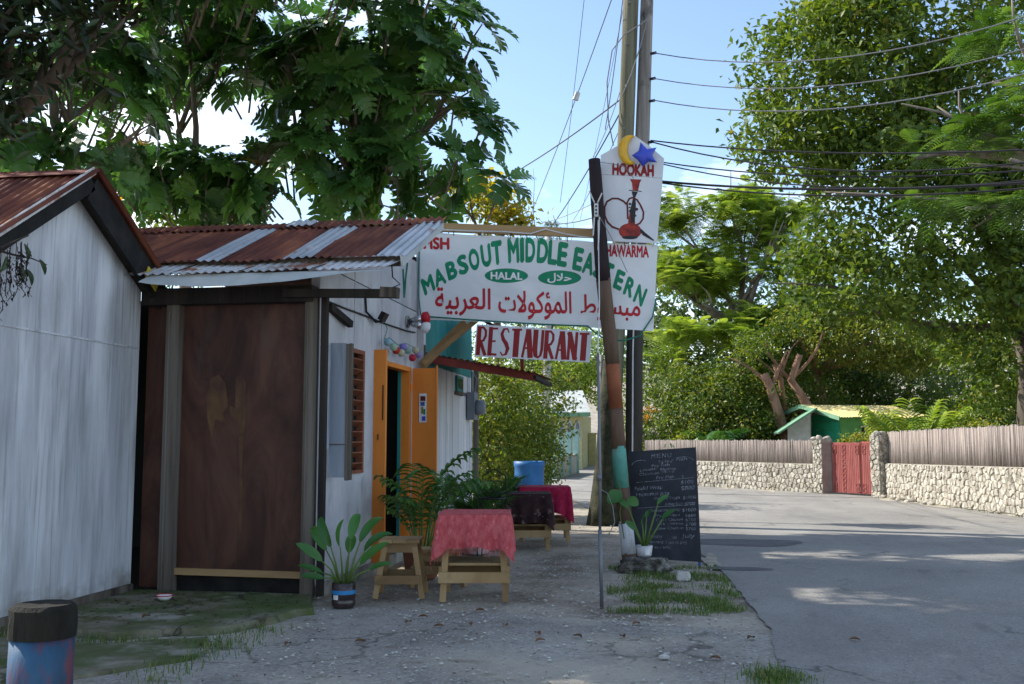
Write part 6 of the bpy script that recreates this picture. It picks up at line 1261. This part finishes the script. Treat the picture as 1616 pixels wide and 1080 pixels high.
# big dark tree on the right
TBY = 27.5
tb = gp(ap(1592, 640, TBY + 3).x + .4, TBY + 3)
tree('broadleaf_tree', 'huge dark broadleaf tree towering over the right stone wall', 'tree', tb, ap(1605, 520, TBY + 3), .27, [ap(1300, 130, TBY), ap(1400, 330, TBY), ap(1350, 470, TBY), ap(1560, 100, TBY + 2), ap(1480, 230, TBY), ap(1700, 300, TBY)],
     [(ap(1330, 120, TBY), (2.5, 2.2, 2.1)), (ap(1440, 30, TBY + 1), (3.0, 2.6, 2.0)), (ap(1260, 220, TBY), (1.6, 1.6, 1.1)), (ap(1420, 260, TBY), (2.4, 2.2, 1.7)), (ap(1560, 200, TBY + 1.5), (2.8, 2.4, 2.6)), (ap(1370, 440, TBY - .5), (2.1, 1.8, 1.25)), (ap(1310, 390, TBY), (1.1, 1.2, .9)), (ap(1530, 450, TBY + 1), (2.2, 2, 1.8)), (ap(1600, 560, TBY + 4), (1.8, 1.8, 1.3)), (ap(1700, 350, TBY + 1), (2.6, 2.4, 3))], 52000, .23, 'leaf_big', 'bark', 101, clump=.6, per=30, shell=.72)
_r = random.Random(12); FB = [(ap(_r.uniform(1040, 1300), _r.uniform(315, 620), _r.uniform(43, 48)), (_r.uniform(.7, 1.4), 1.2, _r.uniform(.55, 1.1))) for _ in range(44)]
# flat feathery tree in the middle distance
feather_tree('spreading feathery light green tree behind the poles and bamboo screen', gp(ap(1160, 650, 45).x, 45), ap(1165, 520, 45), .3, [ap(1080, 360, 45), ap(1150, 330, 45), ap(1240, 350, 45), ap(1060, 440, 45), ap(1200, 430, 44), ap(1110, 480, 43)],
     [(ap(1150, 350, 45), (2.9, 2.2, 1.0)), (ap(1090, 430, 45), (2.2, 1.8, .9)), (ap(1190, 430, 44), (2.4, 2, 1.0)), (ap(1080, 530, 42), (1.7, 1.5, 1.0)), (ap(1150, 530, 42), (2.0, 1.6, .9)), (ap(1220, 500, 43), (1.7, 1.5, .9)), (ap(1060, 360, 46), (1.4, 1.2, .7)), (ap(1250, 340, 46), (1.4, 1.2, .7))] + FB, 8200, .7, 'leaf_fern', 111)
# feathery branches hanging in from the right, nearer
feather_tree('feathery bright green tree whose near branches hang in over the road', gp(ap(1900, 600, 17).x, 17), ap(1850, 300, 17), .22, [ap(1450, 250, 16), ap(1520, 330, 15.5), ap(1560, 130, 16.5), ap(1600, 250, 15), ap(1680, 60, 16)],
     [(ap(1545, 330, 15.5), (.9, .8, .30)), (ap(1500, 240, 16), (.75, .7, .3)), (ap(1590, 190, 15.5), (.6, .7, .45)), (ap(1580, 60, 16.5), (.6, .8, .35)), (ap(1480, 320, 15.5), (.45, .5, .2)), (ap(1700, 200, 16), (1.2, 1.2, 1.4))], 900, .42, 'leaf_fern_near', 121, npin=10, wp=.03)
# yellow-green drooping tree over the green house
tree('almond_tree', 'yellow green sunlit tree with drooping leaves over the green house', 'tree', gp(ap(1335, 660, 43).x, 43), ap(1290, 590, 42.5), .2, [ap(1300, 520, 41), ap(1380, 540, 41), ap(1440, 560, 41), ap(1240, 500, 42)],
     [(ap(1350, 540, 41.5), (1.9, 1.5, .9)), (ap(1290, 500, 42), (1.6, 1.4, .8)), (ap(1430, 565, 41.5), (1.4, 1.2, .7)), (ap(1380, 490, 42), (1.8, 1.5, .7)), (ap(1470, 540, 41), (1.1, 1.1, .8))], 15000, .16, 'leaf_bright', 'bark_red', 131, clump=.5, droop=.8)
# reddish bare trunks leaning left behind the wall
for k, (pts, r) in enumerate((([(1240, 690), (1228, 650), (1215, 610), (1206, 590)], .20), ([(1284, 660), (1268, 630), (1248, 600), (1262, 560)], .17), ([(1236, 640), (1232, 600), (1222, 575)], .12))):
    Yt = 38.0 + .5 * k; g = ap(*pts[0], Yt); P_ = [Vector((g.x + .1, Yt, gz(g.x, Yt) - .2))] + [ap(*q, Yt) for q in pts]; t = thing('pruned_tree', ('stout reddish trunk forking behind the bamboo screen', 'pale leaning trunk beside the green house roof', 'short reddish stub trunk between the two larger trunks')[k], 'tree', P_[0])
    mb = B(); mb.tube(P_, list(np.linspace(r * 1.2, r * .7, len(P_))), 10, wob=.12); mb.build('trunk', 'bark_red', t, smooth=True)
    e = P_[-1]; mb = B(); mb.tube(limb_path(P_[-2], e + Vector((-1.2, 0, .6)), random.Random(k)), list(np.linspace(r * .5, .02, 6)), 6); mb.tube(limb_path(P_[-2], e + Vector((.9, .2, .9)), random.Random(k + 5)), list(np.linspace(r * .5, .02, 6)), 6); mb.build('limb', 'bark_red', t, smooth=True)
    v, f, vals = leaf_cloud([(e + Vector((-.3, .3, 1.0)), (.9, .9, .5))], 700, .16, 141 + k, clump=.4); flat_mesh('crown', v, f, 'leaf_hedge', t, vals)
# dense hedge row behind the left bamboo screen
for k, (px, Y_, zc, rx, rz__, lf, lab) in enumerate(((1045, 41.5, 2.4, 1.7, 2.3, 'leaf_hedge', 'sunlit leafy bush beside the picket fence'), (1100, 40, 2.2, 1.5, 2.3, 'leaf_hedge', 'dense leafy bush next to the fence-side bush, behind bamboo'), (1150, 39, 2.2, 1.4, 2.4, 'leaf_big', 'dark glossy bush behind the middle of the left bamboo screen'), (1195, 39, 2.0, 1.3, 2.0, 'leaf_big', 'dark bush just left of the reddish trunks'), (1260, 42, 2.6, 2.0, 2.6, 'leaf_big', 'shadowy bush mass behind the reddish trunks'), (1330, 46, 2.8, 2.2, 2.6, 'leaf_big', 'dark bush mass rising behind the green house ridge'), (1420, 46, 2.8, 2.2, 2.4, 'leaf_big', 'dark bush mass behind the yellow roof'), (1510, 42, 2.0, 1.9, 1.9, 'leaf_big', 'dark bush right of the green house'), (1590, 33, 1.8, 1.7, 1.6, 'leaf_hedge', 'leafy bush behind the right bamboo screen'))):
    q = ap(px, 650, Y_); shrub('hedge_bush', lab, (q.x, Y_, zc - .3), (rx, 1.3, rz__), 6500, .16, lf, 150 + k, clump=.5, shell=.75)
shrub('low_bush', 'low pale green bush directly behind the left bamboo screen', (ap(1085, 690, 37.5).x, 37.7, 1.1), (.5, .4, .5), 1300, .11, 'leaf_bright', 171, clump=.3, stems=False)
shrub('low_bush', 'low variegated pale bush at the corner of green house', (ap(1398, 670, 33).x, 33, 1.5), (.55, .5, .65), 2200, .10, 'leaf_bright', 172, clump=.3)
shrub('low_bush', 'leafy pale bush between green house and right bamboo screen', (ap(1560, 655, 29).x, 29.2, 1.3), (1.0, .5, .45), 2200, .11, 'leaf_bright', 173, clump=.3)
shrub('low_bush', 'tiny bright bush showing above the red gate', (ap(1350, 692, 34).x, 34, 1.2), (.42, .3, .35), 800, .10, 'leaf_bright', 174, clump=.25)
v, f, vals = leaf_cloud([(ap(1022, 655, 38), (.3, .4, .4))], 120, .09, 181, clump=.3); fo = thing('flower_spray', 'spray of orange blossoms beside the black utility pole', 'flowers', gp(ap(1022, 650, 38).x, 38)); flat_mesh('blossoms', v, f, 'flower', fo, vals)
mb = B(); mb.tube(limb_path(gp(ap(1022, 650, 38).x, 38), ap(1022, 650, 38), random.Random(2)), .015, 5); mb.build('stem', 'bark', fo)
areca(gp(ap(1440, 690, 31).x, 31), 'young coconut palm with upright fronds behind the right bamboo screen', 11, 2.7, 'terracotta', 17, None, .45, 'coconut_palm', 'palm', 'leaf_fern')
for k, (px, Y_) in enumerate(((1120, 37.0), (1137, 36.6))):
    areca(gp(ap(px, 690, Y_).x, Y_), ('clump of strappy green leaves against the left bamboo screen', 'darker strappy leaf clump beside its twin at the left bamboo screen')[k], 9, 2.4, 'terracotta', 27 + k, None, 1.2, 'strap_plant', 'plant')
# a wood that closes the view behind everything
v, f, vals = leaf_cloud([((x_, 75 + 6 * math.sin(x_), 4.5 + 1.5 * math.sin(x_ * 1.7)), (5.5, 3, 4.5)) for x_ in (-42, -34, -27, -20, 2, 9, 16, 23, 30, 38)] + [((x_, 50 + 3 * math.sin(x_), 3.2), (4, 2.5, 3.4)) for x_ in (6, 11, 16, 21, 26)] + [((x_, 53, 7.0), (3.5, 2.5, 2.6)) for x_ in (7, 12, 17, 22)] + [((x_, 54, z_), (2.0, 1.6, 1.5)) for x_ in (-1.5, 1.2, 3.9) for z_ in (6.2, 8.8, 10.6)] + [((x_, 49 + 2 * math.sin(x_ * 3), z_), (1.7, 1.5, 1.6)) for x_ in (-.3, 1.8, 3.9, 6.0, 8.1) for z_ in (2.2, 4.6, 6.6)], 52000, .38, 191, clump=1.3, per=24)
o = flat_mesh('woodland', v, f, 'leaf_far', None, vals, 'stuff'); o['label'] = 'distant green woodland closing the view behind the gardens'; o['category'] = 'woodland'
# ------------------------------------------------------------------ grass, pebbles, litter
r = random.Random(31); mb = B()
for i in range(1500):
    if r.random() < .45: x, y, z = r.uniform(-4.45, -2.85), 6.3 + 1.65 * r.random() ** .6, .049
    else: x, y = r.uniform(-2.7, .5), r.uniform(5.2, 11); z = gz(x, y) + .004
    s = .006 + .016 * r.random() ** 2; a = r.random() * 6; ca, sa = math.cos(a) * s, math.sin(a) * s; mb.add([(x - ca, y - sa, z), (x + sa * .35, y - ca * .35, z + s * .3), (x + ca, y + sa, z + s * .2), (x - sa * .35, y + ca * .35, z + s * .35)], [(0, 1, 2), (0, 2, 3)])
M['litter'] = leafmat('litter', (.025, .018, .012), (.11, .07, .035), tr=.05, r=.9, c2=(.20, .15, .07))
o = mb.build('leaf_litter', 'litter', kind='stuff'); o['label'] = 'tiny brown leaf crumbs scattered over slab and forecourt'; o['category'] = 'litter'
def blades(area_fn, n, seed, h=(.03, .09)):
    r = random.Random(seed); mb = B()
    for i in range(n):
        x, y = area_fn(r); z = gz(x, y) - .01; a = r.random() * 6.28; L = r.uniform(*h); w = .0035; d = Vector((math.cos(a), math.sin(a), 0)); s = Vector((-d.y, d.x, 0)) * w; p = Vector((x, y, z)); l = d * L * r.uniform(.2, .8)
        mb.add([p - s, p + s, p + l * .5 + Vector((0, 0, L * .7)) + s * .6, p + l * .5 + Vector((0, 0, L * .7)) - s * .6, p + l + Vector((0, 0, L * .85))], [(0, 1, 2, 3), (3, 2, 4)])
    return mb
def verge(r):
    while True:
        px, py = r.uniform(958, 1205), r.uniform(895, 985); q = on_ground(px, py)
        k = noise.noise((q.x * 2.4, q.y * 2.4, 3)) + .30 - abs(q.x - .15) * .3
        if q.x < edge_l(q.y) - .02 and q.y > 7.75 and k > .04 + r.random() * .42: return q.x, q.y
o = blades(verge, 5200, 5, (.015, .065)).build('verge_grass', 'grass', kind='stuff'); o['label'] = 'patchy green grass on the verge by the menu board'; o['category'] = 'grass'
def edgeg(r):
    while True:
        k = r.random()
        if k < .35: x, y = edge_l(5.9) + r.gauss(-.05, .08), r.gauss(5.75, .12)
        elif k < .6: x, y = r.uniform(-4.4, -2.8), 6.12 + r.gauss(0, .06)
        elif k < .8: x, y = -2.85 + r.gauss(0, .12), 5.6 + r.uniform(-.5, 1.2)
        else: q = wB.lerp(wA, r.random()) if r.random() < .5 else wC.lerp(wD, r.random()); x, y = q.x - .05 + r.gauss(0, .06), q.y - .08 + r.gauss(0, .05)
        return x, y
o = blades(edgeg, 2200, 9, (.02, .07)).build('edge_grass', 'grass', kind='stuff'); o['label'] = 'thin weeds in the cracks and along the wall foot'; o['category'] = 'weeds'
r = random.Random(77); mb = B(); OCT = [(1, 0, 0), (0, 1, 0), (-1, 0, 0), (0, -1, 0), (0, 0, .7), (0, 0, -.7)]; OF = [(0, 1, 4), (1, 2, 4), (2, 3, 4), (3, 0, 4), (1, 0, 5), (2, 1, 5), (3, 2, 5), (0, 3, 5)]
for i in range(3400):
    k = r.random()
    if k < .45: x, y = r.uniform(-2.6, .55), r.uniform(5.0, 7.6)
    elif k < .8: x, y = r.uniform(-2.7, .4), r.uniform(7.2, 11)
    else: x, y = r.uniform(-2.5, -.2), r.uniform(10, 17)
    if noise.noise((x * 1.5, y * 1.5, 0)) < -.05 and r.random() < .75: continue
    s = .004 + .011 * r.random() ** 3; a = r.random() * 6
    mb.add([(x + s * (u * math.cos(a) - v_ * math.sin(a)) * 1.3, y + s * (u * math.sin(a) + v_ * math.cos(a)), gz(x, y) + s * .3 + s * w_) for u, v_, w_ in OCT], OF)
o = mb.build('gravel', 'pebble', kind='stuff'); o['label'] = 'loose pale gravel scattered over forecourt and path'; o['category'] = 'gravel'
M['dead_leaf'] = leafmat('dead_leaf', (.07, .035, .018), (.20, .10, .04), tr=.1, r=.8)
for k, (px, py) in enumerate([(1340, 1012), (985, 1008), (860, 1012), (905, 1005), (640, 985), (700, 990), (740, 985), (560, 1015), (190, 962), (235, 985), (660, 975), (800, 990), (1010, 985), (1120, 1040), (450, 1020), (765, 965), (845, 1000), (1180, 1010)]):
    q = on_ground(px, py); z = .05 if (q.x < -2.9 and q.y > 6.2) else (.004 if q.x > .6 else .0); mb = B(); a = k * 1.9; mb.blade(q + Vector((0, 0, z + .006)), (math.cos(a), math.sin(a), .25), .075, .04, .7, n=4, fold=.3); tag(mb.build('dead_leaf', 'dead_leaf', loc=q), 'curled brown dead leaf lying on the ground in front of shops', 'leaf', 'dead leaves on the ground')
q = on_ground(1048, 1040); tag(rock('pale_stone', q + Vector((0, 0, .012)), (.035, .022, .016), 'pebble', 5.5, sub=2, flat=1), 'fist sized white stone lying on the grey forecourt', 'stone')
